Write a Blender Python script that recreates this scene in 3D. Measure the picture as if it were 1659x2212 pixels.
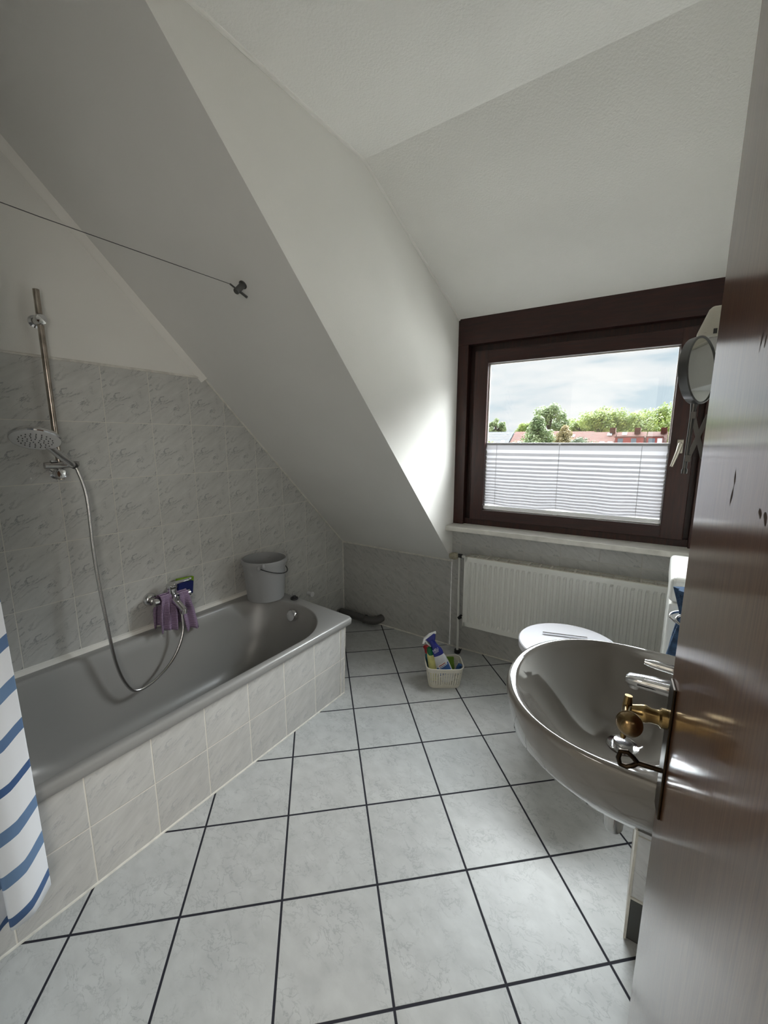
import bpy, bmesh, math, random
from math import sin, cos, pi, radians, atan2, sqrt
from mathutils import Vector, Matrix, noise
random.seed(7)
for o in list(bpy.data.objects): bpy.data.objects.remove(o)
SC = bpy.context.scene
COL = SC.collection

# ------------------------------------------------------------------ camera
FPX, YAW, PITCH, ROLL = 894.48, 0.5999, -0.1741, -0.0008
CAM = Vector((2.057, -2.4513, 1.3887))
cd = bpy.data.cameras.new('camera'); cam = bpy.data.objects.new('camera', cd); COL.objects.link(cam)
ca, sa, cb, sb = cos(YAW), sin(YAW), cos(PITCH), sin(PITCH)
fwd = Vector((-sa*cb, ca*cb, sb)); rt = Vector((ca, sa, 0)); up = rt.cross(fwd)
r2 = cos(ROLL)*rt + sin(ROLL)*up; u2 = -sin(ROLL)*rt + cos(ROLL)*up
cam.matrix_world = Matrix(((r2.x, u2.x, -fwd.x, CAM.x), (r2.y, u2.y, -fwd.y, CAM.y), (r2.z, u2.z, -fwd.z, CAM.z), (0, 0, 0, 1)))
cd.sensor_fit = 'HORIZONTAL'; cd.sensor_width = 36; cd.lens = FPX*36/1659
cd.shift_x = 0.0020; cd.shift_y = 0.0016; cd.clip_start = 0.01; cd.clip_end = 500
SC.camera = cam

# ------------------------------------------------------------------ world (overcast sky, brighter overhead), exposure
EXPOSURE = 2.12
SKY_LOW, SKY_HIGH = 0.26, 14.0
SC.view_settings.view_transform = 'Standard'; SC.view_settings.look = 'None'
SC.view_settings.exposure = EXPOSURE; SC.view_settings.gamma = 1.0; SC.view_settings.use_curve_mapping = False
w = bpy.data.worlds.new('sky'); SC.world = w; w.use_nodes = True
nt = w.node_tree; N = nt.nodes; L = nt.links; N.clear()
out = N.new('ShaderNodeOutputWorld'); bg = N.new('ShaderNodeBackground'); L.new(bg.outputs[0], out.inputs[0])
tc = N.new('ShaderNodeTexCoord'); sep = N.new('ShaderNodeSeparateXYZ'); L.new(tc.outputs['Generated'], sep.inputs[0])
mp = N.new('ShaderNodeMapping'); mp.inputs['Scale'].default_value = (2.2, 2.2, 11.0); mp.inputs['Rotation'].default_value = (0, 0, 0.5)
L.new(tc.outputs['Generated'], mp.inputs[0])
nz = N.new('ShaderNodeTexNoise'); nz.inputs['Scale'].default_value = 1.6; nz.inputs['Detail'].default_value = 6; nz.inputs['Roughness'].default_value = 0.55
nz.inputs['Distortion'].default_value = 0.3
L.new(mp.outputs[0], nz.inputs['Vector'])
cr = N.new('ShaderNodeValToRGB'); L.new(nz.outputs[0], cr.inputs[0])
e = cr.color_ramp.elements
e[0].position = 0.36; e[0].color = (0.62, 0.74, 0.82, 1)
e[1].position = 0.60; e[1].color = (1.0, 1.0, 1.0, 1)
m_ = e.new(0.47); m_.color = (0.86, 0.90, 0.93, 1)
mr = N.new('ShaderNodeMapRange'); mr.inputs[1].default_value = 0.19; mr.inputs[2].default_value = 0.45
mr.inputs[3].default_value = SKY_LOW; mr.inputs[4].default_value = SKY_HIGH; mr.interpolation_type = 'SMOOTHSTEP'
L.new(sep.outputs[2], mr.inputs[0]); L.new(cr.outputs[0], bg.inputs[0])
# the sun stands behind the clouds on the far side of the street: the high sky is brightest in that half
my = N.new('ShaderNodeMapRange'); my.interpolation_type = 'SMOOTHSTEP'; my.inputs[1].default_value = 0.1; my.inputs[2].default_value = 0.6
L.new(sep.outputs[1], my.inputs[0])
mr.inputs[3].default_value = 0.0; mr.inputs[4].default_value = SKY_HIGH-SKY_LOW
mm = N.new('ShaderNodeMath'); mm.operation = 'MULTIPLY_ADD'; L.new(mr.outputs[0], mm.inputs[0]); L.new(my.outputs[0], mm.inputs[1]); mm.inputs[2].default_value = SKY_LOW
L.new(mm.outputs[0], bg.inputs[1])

def area_light(name, loc, size, power, color, rot=(0, 0, 0), sy=None, spread=None):
    ld = bpy.data.lights.new(name, 'AREA'); ld.energy = power; ld.color = color; ld.size = size
    if sy: ld.shape = 'RECTANGLE'; ld.size_y = sy
    if spread: ld.spread = spread
    o = bpy.data.objects.new(name, ld); COL.objects.link(o); o.location = loc; o.rotation_euler = rot
    return o
# sky portal over the window opening (guides sampling of the sky only, gives no light of its own)
portal = area_light('window_portal', (1.62, 0.16, 1.4), 1.2, 1.0, (1, 1, 1), (radians(-90), 0, radians(2.6)), 1.1)
portal.data.cycles.is_portal = True
# weak overhead fill added in the unseen hall, stands for no known lamp
area_light('hall_fill', (1.3, -3.4, 2.40), 0.5, 2.0, (1.0, 0.95, 0.87))
# added fill behind the camera, brightens left wall and slope; no window there
area_light('hall_side_fill', (2.96, -3.55, 1.45), 1.1, 5.8, (1.0, 0.95, 0.87), (radians(90), 0, radians(90)), 1.2)

# ------------------------------------------------------------------ materials
def new_mat(name):
    m = bpy.data.materials.new(name); m.use_nodes = True
    return m, m.node_tree, m.node_tree.nodes['Principled BSDF']
def pm(name, col, rough=0.5, metal=0.0, spec=0.5, bump=None, coat=0.0, var=None, trans=0.0, sub=0.0, alpha=1.0):
    m, t, b = new_mat(name)
    b.inputs['Base Color'].default_value = (*col, 1); b.inputs['Roughness'].default_value = rough
    b.inputs['Metallic'].default_value = metal; b.inputs['Specular IOR Level'].default_value = spec
    b.inputs['Coat Weight'].default_value = coat; b.inputs['Transmission Weight'].default_value = trans
    tcn = t.nodes.new('ShaderNodeTexCoord')
    if bump:
        n = t.nodes.new('ShaderNodeTexNoise'); n.inputs['Scale'].default_value = bump[0]; n.inputs['Detail'].default_value = 4
        t.links.new(tcn.outputs['Object'], n.inputs['Vector'])
        bp = t.nodes.new('ShaderNodeBump'); bp.inputs['Strength'].default_value = bump[1]; bp.inputs['Distance'].default_value = bump[2]
        t.links.new(n.outputs[0], bp.inputs['Height']); t.links.new(bp.outputs[0], b.inputs['Normal'])
    if var:
        n = t.nodes.new('ShaderNodeTexNoise'); n.inputs['Scale'].default_value = var[0]; n.inputs['Detail'].default_value = 5
        t.links.new(tcn.outputs['Object'], n.inputs['Vector'])
        r = t.nodes.new('ShaderNodeValToRGB'); t.links.new(n.outputs[0], r.inputs[0])
        r.color_ramp.elements[0].position = 0.3; r.color_ramp.elements[1].position = 0.7
        r.color_ramp.elements[0].color = (*[c*(1-var[1]) for c in col], 1); r.color_ramp.elements[1].color = (*[min(1, c*(1+var[1])) for c in col], 1)
        t.links.new(r.outputs[0], b.inputs['Base Color'])
    return m

def tile_mat(name, U, V, su, sv, ou, ov, g, base, vein, grout, rough, vang, bumpy=0.0, vein_scale=9.0, vmix=0.75, shift=0.0, stretch=(0.7, 2.2, 1), vw=0.020):
    """tiles of su x sv with grout lines g wide, laid along directions U and V, marbled"""
    m, t, b = new_mat(name); n = t.nodes; l = t.links
    def M(op, a, bb=None, c=None):
        x = n.new('ShaderNodeMath'); x.operation = op
        for i, v in enumerate((a, bb, c)):
            if v is None: continue
            if isinstance(v, (int, float)): x.inputs[i].default_value = v
            else: l.new(v, x.inputs[i])
        return x.outputs[0]
    geo = n.new('ShaderNodeNewGeometry')
    def dot(vec):
        d = n.new('ShaderNodeVectorMath'); d.operation = 'DOT_PRODUCT'; l.new(geo.outputs['Position'], d.inputs[0]); d.inputs[1].default_value = vec
        return d.outputs['Value']
    u = M('DIVIDE', M('SUBTRACT', dot(U), ou), su); v = M('DIVIDE', M('SUBTRACT', dot(V), ov), sv)
    fu, fv = M('FRACT', u), M('FRACT', v)
    du = M('MULTIPLY', M('MINIMUM', fu, M('SUBTRACT', 1.0, fu)), su); dv = M('MULTIPLY', M('MINIMUM', fv, M('SUBTRACT', 1.0, fv)), sv)
    dmin = M('MINIMUM', du, dv)
    mk = n.new('ShaderNodeMapRange'); mk.interpolation_type = 'SMOOTHSTEP'
    mk.inputs[1].default_value = g*0.5-0.0007; mk.inputs[2].default_value = g*0.5+0.0007; l.new(dmin, mk.inputs[0])
    cid = n.new('ShaderNodeCombineXYZ'); l.new(M('FLOOR', u), cid.inputs[0]); l.new(M('FLOOR', v), cid.inputs[1])
    wn = n.new('ShaderNodeTexWhiteNoise'); l.new(cid.outputs[0], wn.inputs['Vector'])
    # per-tile marble coordinates
    loc = n.new('ShaderNodeCombineXYZ'); l.new(M('MULTIPLY', fu, su), loc.inputs[0]); l.new(M('MULTIPLY', fv, sv), loc.inputs[1])
    sc_ = n.new('ShaderNodeVectorMath'); sc_.operation = 'SCALE'; l.new(wn.outputs['Color'], sc_.inputs[0]); sc_.inputs['Scale'].default_value = 5.0*shift
    ad = n.new('ShaderNodeVectorMath'); l.new(loc.outputs[0], ad.inputs[0]); l.new(sc_.outputs[0], ad.inputs[1])
    mpn = n.new('ShaderNodeMapping'); mpn.inputs['Rotation'].default_value = (0, 0, vang); mpn.inputs['Scale'].default_value = (0.8, 2.4, 1)
    vr = n.new('ShaderNodeVectorRotate'); vr.inputs['Angle'].default_value = vang; l.new(ad.outputs[0], vr.inputs[0])
    st = n.new('ShaderNodeVectorMath'); st.operation = 'MULTIPLY'; l.new(vr.outputs[0], st.inputs[0]); st.inputs[1].default_value = stretch
    n1 = n.new('ShaderNodeTexNoise'); n1.inputs['Scale'].default_value = vein_scale; n1.inputs['Detail'].default_value = 7
    n1.inputs['Roughness'].default_value = 0.62; n1.inputs['Distortion'].default_value = 0.45; l.new(st.outputs[0], n1.inputs['Vector'])
    ridge = M('ABSOLUTE', M('SUBTRACT', n1.outputs[0], 0.5))
    vm = n.new('ShaderNodeMapRange'); vm.inputs[1].default_value = 0.0; vm.inputs[2].default_value = vw; vm.inputs[3].default_value = vmix; vm.inputs[4].default_value = 0.0
    vm.interpolation_type = 'SMOOTHSTEP'; l.new(ridge, vm.inputs[0])
    n2 = n.new('ShaderNodeTexNoise'); n2.inputs['Scale'].default_value = 9; n2.inputs['Detail'].default_value = 5; l.new(ad.outputs[0], n2.inputs['Vector'])
    gate = n.new('ShaderNodeMapRange'); gate.inputs[1].default_value = 0.38; gate.inputs[2].default_value = 0.56; l.new(n2.outputs[0], gate.inputs[0])
    vfac = M('MULTIPLY', vm.outputs[0], gate.outputs[0])
    n3 = n.new('ShaderNodeTexNoise'); n3.inputs['Scale'].default_value = 16; n3.inputs['Detail'].default_value = 6; l.new(st.outputs[0], n3.inputs['Vector'])
    cl = n.new('ShaderNodeMapRange'); cl.inputs[1].default_value = 0.3; cl.inputs[2].default_value = 0.7; cl.inputs[3].default_value = 0.90; cl.inputs[4].default_value = 1.07
    l.new(n3.outputs[0], cl.inputs[0])
    tv = M('ADD', M('MULTIPLY', wn.outputs['Value'], 0.06), 0.97)
    mul = M('MULTIPLY', cl.outputs[0], tv)
    bc = n.new('ShaderNodeVectorMath'); bc.operation = 'SCALE'; bc.inputs[0].default_value = base; l.new(mul, bc.inputs['Scale'])
    mx = n.new('ShaderNodeMix'); mx.data_type = 'RGBA'; l.new(vfac, mx.inputs['Factor']); l.new(bc.outputs[0], mx.inputs['A']); mx.inputs['B'].default_value = (*vein, 1)
    mg = n.new('ShaderNodeMix'); mg.data_type = 'RGBA'; l.new(mk.outputs[0], mg.inputs['Factor']); mg.inputs['A'].default_value = (*grout, 1); l.new(mx.outputs['Result'], mg.inputs['B'])
    l.new(mg.outputs['Result'], b.inputs['Base Color'])
    rr = n.new('ShaderNodeMapRange'); rr.inputs[3].default_value = 0.8; rr.inputs[4].default_value = rough; l.new(mk.outputs[0], rr.inputs[0]); l.new(rr.outputs[0], b.inputs['Roughness'])
    bp = n.new('ShaderNodeBump'); bp.inputs['Strength'].default_value = 0.6; bp.inputs['Distance'].default_value = 0.0015
    h = mk.outputs[0]
    if bumpy:
        h = M('ADD', mk.outputs[0], M('MULTIPLY', n3.outputs[0], bumpy))
    l.new(h, bp.inputs['Height']); l.new(bp.outputs[0], b.inputs['Normal'])
    return m

def wood_mat(name, c1, c2, rough, axis_scale, coat=0.0, bump=0.1, chips=False, dist=0.0006):
    m, t, b = new_mat(name); n = t.nodes; l = t.links
    tcn = n.new('ShaderNodeTexCoord'); mpn = n.new('ShaderNodeMapping'); mpn.inputs['Scale'].default_value = axis_scale
    l.new(tcn.outputs['Object'], mpn.inputs[0])
    n1 = n.new('ShaderNodeTexNoise'); n1.inputs['Scale'].default_value = 6; n1.inputs['Detail'].default_value = 8; n1.inputs['Roughness'].default_value = 0.65
    l.new(mpn.outputs[0], n1.inputs['Vector'])
    r = n.new('ShaderNodeValToRGB'); l.new(n1.outputs[0], r.inputs[0])
    r.color_ramp.elements[0].position = 0.32; r.color_ramp.elements[0].color = (*c1, 1)
    r.color_ramp.elements[1].position = 0.68; r.color_ramp.elements[1].color = (*c2, 1)
    l.new(r.outputs[0], b.inputs['Base Color'])
    b.inputs['Roughness'].default_value = rough; b.inputs['Coat Weight'].default_value = coat; b.inputs['Coat Roughness'].default_value = 0.06
    bp = n.new('ShaderNodeBump'); bp.inputs['Strength'].default_value = bump; bp.inputs['Distance'].default_value = dist
    l.new(n1.outputs[0], bp.inputs['Height']); l.new(bp.outputs[0], b.inputs['Normal'])
    if coat: l.new(bp.outputs[0], b.inputs['Coat Normal'])
    return m

th = 0.7541
M_floor = tile_mat('floor_tile', (cos(th), sin(th), 0), (-sin(th), cos(th), 0), 0.2953, 0.2953,
                   1.01*cos(th)-1.5482*sin(th), -1.01*sin(th)-1.5482*cos(th), 0.0070, (0.485, 0.495, 0.49), (0.25, 0.255, 0.26), (0.014, 0.014, 0.022), 0.38, 0.9, bumpy=0.25, vein_scale=18, vmix=0.46, shift=1.0, stretch=(1.0, 1.4, 1), vw=0.028)
M_floor.node_tree.nodes['Principled BSDF'].inputs['Specular IOR Level'].default_value = 0.38
M_tileL = tile_mat('wall_tile_left', (0, 1, 0), (0, 0, 1), 0.20, 0.2485, -2.0005, 1.7161-0.2485*8, 0.0035, (0.53, 0.525, 0.50), (0.20, 0.20, 0.205), (0.68, 0.66, 0.60), 0.28, -0.65)
M_tileB = tile_mat('wall_tile_back', (1, 0.03, 0), (0, 0, 1), 0.20, 0.2485, 0.0, 0.475-0.2485*2+0.0, 0.003, (0.50, 0.495, 0.475), (0.30, 0.30, 0.30), (0.56, 0.54, 0.50), 0.3, 0.65)
M_tileP = tile_mat('panel_tile', (0, 1, 0), (0, 0, 1), 0.20, 0.2485, -1.059, 0.208-0.2485*4, 0.004, (0.55, 0.54, 0.52), (0.36, 0.36, 0.37), (0.74, 0.70, 0.63), 0.22, -0.65, vmix=0.6)
M_tileX = tile_mat('end_tile', (1, 0, 0), (0, 0, 1), 0.20, 0.2485, 0.69, 0.208-0.2485*4, 0.004, (0.60, 0.59, 0.575), (0.36, 0.36, 0.37), (0.74, 0.70, 0.63), 0.22, 0.65)
M_boxtile = tile_mat('box_tile', (1, 0, 0), (0, 0, 1), 0.20, 0.2, 0.006, 0.143-0.8, 0.004, (0.68, 0.69, 0.70), (0.48, 0.48, 0.5), (0.5, 0.47, 0.42), 0.15, 0.65)

def plaster(name, col, scale, strength, dist, stain=0.0):
    m, t, b = new_mat(name); n = t.nodes; l = t.links
    b.inputs['Roughness'].default_value = 0.9; b.inputs['Specular IOR Level'].default_value = 0.2
    tcn = n.new('ShaderNodeTexCoord')
    n1 = n.new('ShaderNodeTexNoise'); n1.inputs['Scale'].default_value = scale; n1.inputs['Detail'].default_value = 3; l.new(tcn.outputs['Object'], n1.inputs['Vector'])
    bp = n.new('ShaderNodeBump'); bp.inputs['Strength'].default_value = strength; bp.inputs['Distance'].default_value = dist
    l.new(n1.outputs[0], bp.inputs['Height']); l.new(bp.outputs[0], b.inputs['Normal'])
    n2 = n.new('ShaderNodeTexNoise'); n2.inputs['Scale'].default_value = 1.7; n2.inputs['Detail'].default_value = 4; l.new(tcn.outputs['Object'], n2.inputs['Vector'])
    r = n.new('ShaderNodeValToRGB'); l.new(n2.outputs[0], r.inputs[0])
    r.color_ramp.elements[0].position = 0.35; r.color_ramp.elements[0].color = (*[c*0.95 for c in col], 1)
    r.color_ramp.elements[1].position = 0.65; r.color_ramp.elements[1].color = (*col, 1)
    l.new(r.outputs[0], b.inputs['Base Color'])
    return m
M_ceil = plaster('woodchip_ceiling', (0.86, 0.845, 0.80), 140, 0.55, 0.003)
M_wall = plaster('white_plaster', (0.80, 0.785, 0.74), 260, 0.25, 0.0015)
M_slope = plaster('slope_plaster', (0.78, 0.77, 0.74), 260, 0.2, 0.0012)
M_trim = pm('white_trim', (0.78, 0.76, 0.71), 0.5)
M_caulk = pm('grout_bead', (0.68, 0.66, 0.60), 0.7, var=(30, 0.15))
M_silicone = pm('silicone', (0.62, 0.62, 0.58), 0.35, var=(25, 0.12))
M_wood = wood_mat('mahogany', (0.012, 0.003, 0.0025), (0.040, 0.009, 0.006), 0.42, (1.2, 9, 14), bump=0.3)
M_woodv = wood_mat('mahogany_vertical', (0.014, 0.0035, 0.0025), (0.048, 0.011, 0.006), 0.42, (14, 9, 1.2), bump=0.3)
M_sill = pm('marble_sill', (0.62, 0.60, 0.55), 0.3, var=(22, 0.1))
M_door = wood_mat('door_veneer', (0.075, 0.031, 0.016), (0.150, 0.075, 0.040), 0.30, (60, 60, 2.2), coat=0.8, bump=0.22, dist=0.0003); M_door.node_tree.nodes['Principled BSDF'].inputs['Specular IOR Level'].default_value = 0.08
M_tub = pm('grey_enamel', (0.285, 0.28, 0.27), 0.30)
M_sink = pm('grey_ceramic', (0.165, 0.152, 0.135), 0.06, coat=0.6)
M_chrome = pm('chrome', (0.72, 0.72, 0.73), 0.08, metal=1)
M_chromed = pm('brushed_chrome', (0.50, 0.49, 0.48), 0.22, metal=1)
M_steel = pm('steel', (0.17, 0.17, 0.17), 0.3, metal=1)
M_hose = pm('metal_hose', (0.55, 0.54, 0.54), 0.2, metal=1, bump=(400, 0.4, 0.001))
M_white = pm('white_plastic', (0.80, 0.80, 0.80), 0.35)
M_cream = pm('cream_plastic', (0.72, 0.69, 0.60), 0.4)
M_enamel = pm('white_enamel', (0.74, 0.74, 0.70), 0.25, coat=0.2)
M_rad = pm('radiator_paint', (0.70, 0.70, 0.66), 0.35)
M_black = pm('black_rubber', (0.012, 0.012, 0.013), 0.5)
M_dgrey = pm('dark_grey_plastic', (0.05, 0.05, 0.05), 0.5)
M_pipe = pm('grey_drain_plastic', (0.085, 0.083, 0.08), 0.5)
M_bucket = pm('grey_bucket_plastic', (0.34, 0.345, 0.35), 0.45)
M_brass = pm('old_brass', (0.25, 0.175, 0.075), 0.25, metal=1, var=(60, 0.35))
M_bronze = pm('dark_bronze', (0.03, 0.02, 0.012), 0.35, metal=1, var=(60, 0.4))
M_mirror = pm('mirror_glass', (0.80, 0.82, 0.80), 0.04, metal=1)
M_head = pm('shower_face', (0.62, 0.62, 0.61), 0.35)
M_towel = pm('blue_towel', (0.035, 0.075, 0.15), 0.95, bump=(350, 1.0, 0.004), var=(60, 0.5))

# ------------------------------------------------------------------ mesh helpers
def smooth(o, ang=40):
    for p in o.data.polygons: p.use_smooth = True
    try:
        md = o.modifiers.new('edge', 'EDGE_SPLIT'); md.split_angle = radians(ang)
    except Exception: pass
class MB:
    def __init__(s): s.v = []; s.f = []
    def add(s, vs, fs):
        b = len(s.v); s.v += [tuple(x) for x in vs]; s.f += [tuple(b+i for i in f) for f in fs]; return s
    def box(s, a, b, mat=None):
        x0, y0, z0 = a; x1, y1, z1 = b
        vs = [Vector(p) for p in ((x0,y0,z0),(x1,y0,z0),(x1,y1,z0),(x0,y1,z0),(x0,y0,z1),(x1,y0,z1),(x1,y1,z1),(x0,y1,z1))]
        if mat is not None: vs = [mat @ v for v in vs]
        return s.add(vs, [(0,3,2,1),(4,5,6,7),(0,1,5,4),(1,2,6,5),(2,3,7,6),(3,0,4,7)])
    def loft(s, rings, cap0=True, cap1=True, closed=True):
        n = len(rings[0]); vs = [p for r in rings for p in r]; fs = []
        for k in range(len(rings)-1):
            for i in range(n if closed else n-1):
                j = (i+1) % n; fs.append((k*n+i, k*n+j, (k+1)*n+j, (k+1)*n+i))
        if cap0: fs.append(tuple(range(n-1, -1, -1)))
        if cap1: fs.append(tuple((len(rings)-1)*n+i for i in range(n)))
        return s.add(vs, fs)
    def lathe(s, prof, origin=(0,0,0), axis=(0,0,1), n=32, cap0=True, cap1=True):
        a = Vector(axis).normalized(); q = Vector((0,0,1)).rotation_difference(a); o = Vector(origin)
        return s.loft([[o+q @ Vector((r*cos(2*pi*i/n), r*sin(2*pi*i/n), z)) for i in range(n)] for r, z in prof], cap0, cap1)
    def cyl(s, p0, p1, r, n=20, r1=None):
        p0, p1 = Vector(p0), Vector(p1); d = (p1-p0)
        return s.lathe([(r, 0), (r if r1 is None else r1, d.length)], p0, d, n)
    def tube(s, pts, r, n=12, radii=None, cap=True):
        pts = [Vector(p) for p in pts]; rings = []
        t0 = (pts[1]-pts[0]).normalized(); a = t0.orthogonal().normalized()
        for i, p in enumerate(pts):
            t = (pts[min(i+1, len(pts)-1)]-pts[max(i-1, 0)]).normalized()
            a = (a - t*a.dot(t)).normalized(); b = t.cross(a); rr = radii[i] if radii else r
            rings.append([p+rr*(cos(2*pi*k/n)*a+sin(2*pi*k/n)*b) for k in range(n)])
        return s.loft(rings, cap, cap)
    def sphere(s, c, rx, ry=None, rz=None, n=20, m=12, mat=None):
        ry = ry or rx; rz = rz or rx; c = Vector(c); rings = []
        for k in range(m+1):
            ph = -pi/2+pi*max(0.02, min(0.98, k/m)); 
            ring = [Vector((rx*cos(ph)*cos(2*pi*i/n), ry*cos(ph)*sin(2*pi*i/n), rz*sin(ph))) for i in range(n)]
            rings.append([c+(mat @ p if mat is not None else p) for p in ring])
        return s.loft(rings)
    def build(s, name, mat, parent=None, sm=False, bevel=0, ang=40, bseg=2):
        me = bpy.data.meshes.new(name); me.from_pydata(s.v, [], s.f); me.update()
        bm = bmesh.new(); bm.from_mesh(me); bmesh.ops.recalc_face_normals(bm, faces=bm.faces); bm.to_mesh(me); bm.free()
        o = bpy.data.objects.new(name, me); COL.objects.link(o); me.materials.append(mat)
        if parent:
            o.parent = parent; o.matrix_parent_inverse = Matrix.Translation(parent.location).inverted() if parent.type == 'EMPTY' else Matrix.Identity(4)
        if bevel:
            b = o.modifiers.new('bevel', 'BEVEL'); b.width = bevel; b.segments = bseg; b.limit_method = 'ANGLE'; b.angle_limit = radians(35)
        if sm:
            smooth(o, ang)
        return o
def spline(pts, n=8):
    pts = [Vector(p) for p in pts]; res = []
    P = [pts[0]*2-pts[1]]+pts+[pts[-1]*2-pts[-2]]
    for i in range(1, len(P)-2):
        for k in range(n):
            t = k/n; a, b, c, d = P[i-1], P[i], P[i+1], P[i+2]
            res.append(0.5*((2*b)+(-a+c)*t+(2*a-5*b+4*c-d)*t*t+(-a+3*b-3*c+d)*t**3))
    res.append(pts[-1]); return res
def struct(o, label=None):
    o['kind'] = 'structure'
    return o
def tag(o, label, cat, group=None, kind=None):
    o['label'] = label; o['category'] = cat
    if group: o['group'] = group
    if kind: o['kind'] = kind
    return o
def thing(name, loc, label, cat, group=None):
    o = bpy.data.objects.new(name, None); COL.objects.link(o); o.location = loc; o.empty_display_size = 0.05
    return tag(o, label, cat, group)
def sempty(name, loc):
    o = bpy.data.objects.new(name, None); COL.objects.link(o); o.location = loc; o['kind'] = 'structure'; o.empty_display_size = 0.05
    return o
def quad(name, pts, mat):
    return struct(MB().add(pts, [tuple(range(len(pts)))]).build(name, mat))

# ------------------------------------------------------------------ room shell
XC, XR, YN, ZC, ZK = 0.94, 2.30, -2.56, 2.49, 0.604
ZH = 2.78      # ceiling above the tub, higher than the dormer ceiling
RA = radians(2.6); XP = 0.955
def W(x, y, z):      # a point of the window wall, which is turned slightly about the corner by the dormer cheek
    dx = x-XP; return Vector((XP+dx*cos(RA)-y*sin(RA), dx*sin(RA)+y*cos(RA), z))
YR = W(XR, 0, 0).y
struct(MB().box((-0.1, -4.6, -0.1), (XR+0.7, 0.15, 0)).build('floor', M_floor))
# left wall: plaster above, tiled below with a slanting top end under the roof slope
ZT = 1.708
quad('wall_left', [(0, YN, 0), (0, 0, 0), (0, 0, ZK), (0, -(ZT-ZK), ZT), (0, YN, ZT)], M_tileL)
quad('wall_left_upper', [(0, YN, ZT), (0, -(ZT-ZK), ZT), (0, -(ZH-ZK), ZH), (0, YN, ZH)], M_wall)
struct(MB().tube([(0.0, YN, ZT+0.004), (0.0, -(ZT-ZK)+0.0, ZT+0.004)], 0.0055, 8).build('trim_1', M_caulk, sm=True))
# knee wall and window wall below the sill
struct(MB().add([(0, 0, 0), (XC, 0, 0), (XC, 0, ZK), (0, 0, ZK)], [(0, 1, 2, 3)]).build('wall_back', M_tileB))
struct(MB().add([W(XC, 0, 0), W(XR+.1, 0, 0), W(XR+.1, 0, 0.85), W(XC, 0, 0.85)], [(0, 1, 2, 3)]).build('wall_window', M_tileB))
# roof slope and dormer cheek
quad('wall_slope', [(0, 0, ZK), (XC, 0, ZK), (XC, -(ZH-ZK), ZH), (0, -(ZH-ZK), ZH)], M_slope)
quad('wall_bulkhead', [(XC, -(ZC-ZK), ZC), (XC, YN, ZC), (XC, YN, ZH), (XC, -(ZH-ZK), ZH)], M_wall)
YCR = -0.95; ZW = 2.105; ZH = 2.78
quad('wall_dormer', [(XC, 0.02, ZK), (XC, 0.02, ZW-0.008), (XC, 0, ZW), (XC, YCR, ZC), (XC, -(ZC-ZK), ZC), (XC, 0, ZK)], M_wall)
# ceiling: flat part and the part falling to the window
struct(MB().add([(XC, YN, ZC), (XR, YN, ZC), (XR, YCR, ZC), (XC, YCR, ZC)], [(0, 1, 2, 3)])
       .add([(0, YN, ZH), (XC, YN, ZH), (XC, -(ZH-ZK), ZH), (0, -(ZH-ZK), ZH)], [(0, 1, 2, 3)])
       .add([(XC, YCR, ZC), (XR, YCR, ZC), (XR, YR+.02, ZW-0.01), (XC, 0.02, ZW-0.01)], [(0, 1, 2, 3)]).build('ceiling', M_ceil))
quad('wall_right', [(XR, YR+.1, 0), (XR, YN, 0), (XR, YN, ZC), (XR, YCR, ZC), (XR, YR+.1, ZW-.03)], M_wall)
# trims: bead at the ceiling edge, batten at slope and left wall, grout beads
struct(MB().tube([(XC+.002, -(ZC-ZK), ZC-.003), (XC+.002, YCR, ZC-.003), (XC+.002, 0.0, ZW-.003)], 0.008, 8).build('trim_2', M_trim, sm=True))
Q = Matrix.Rotation(radians(-45), 4, 'X')
mb = MB(); a0 = Vector((0.0, -(ZT-ZK), ZT)); b0 = Vector((0.0, -(ZH-ZK), ZH))
nrm = Vector((0, -1, -1)).normalized()
p = [a0+Vector((0.0, 0, 0)), a0+Vector((0.026, 0, 0)), a0+Vector((0.004, 0, 0))+nrm*0.026, a0+nrm*0.03]
q = [x+(b0-a0) for x in p]; mb.loft([p, q]); struct(mb.build('trim_3', M_trim, bevel=0.003))
struct(MB().tube([(0.003, -0.0, ZK), (0.003, -(ZT-ZK), ZT)], 0.006, 8).build('trim_4', M_caulk, sm=True))
struct(MB().tube([(0.0, -0.002, ZK-.002), (XC, -0.002, ZK-.002)], 0.006, 8).build('trim_5', M_caulk, sm=True))
struct(MB().tube([(0.001, -0.001, 0), (0.001, -0.001, ZK)], 0.005, 8).build('trim_6', M_caulk, sm=True))
struct(MB().tube([(0.0, -0.002, 0.0), (XC+.01, -0.002, 0.0), W(XR, -0.002, 0)], 0.006, 8).build('trim_7', M_caulk, sm=True))
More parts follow.
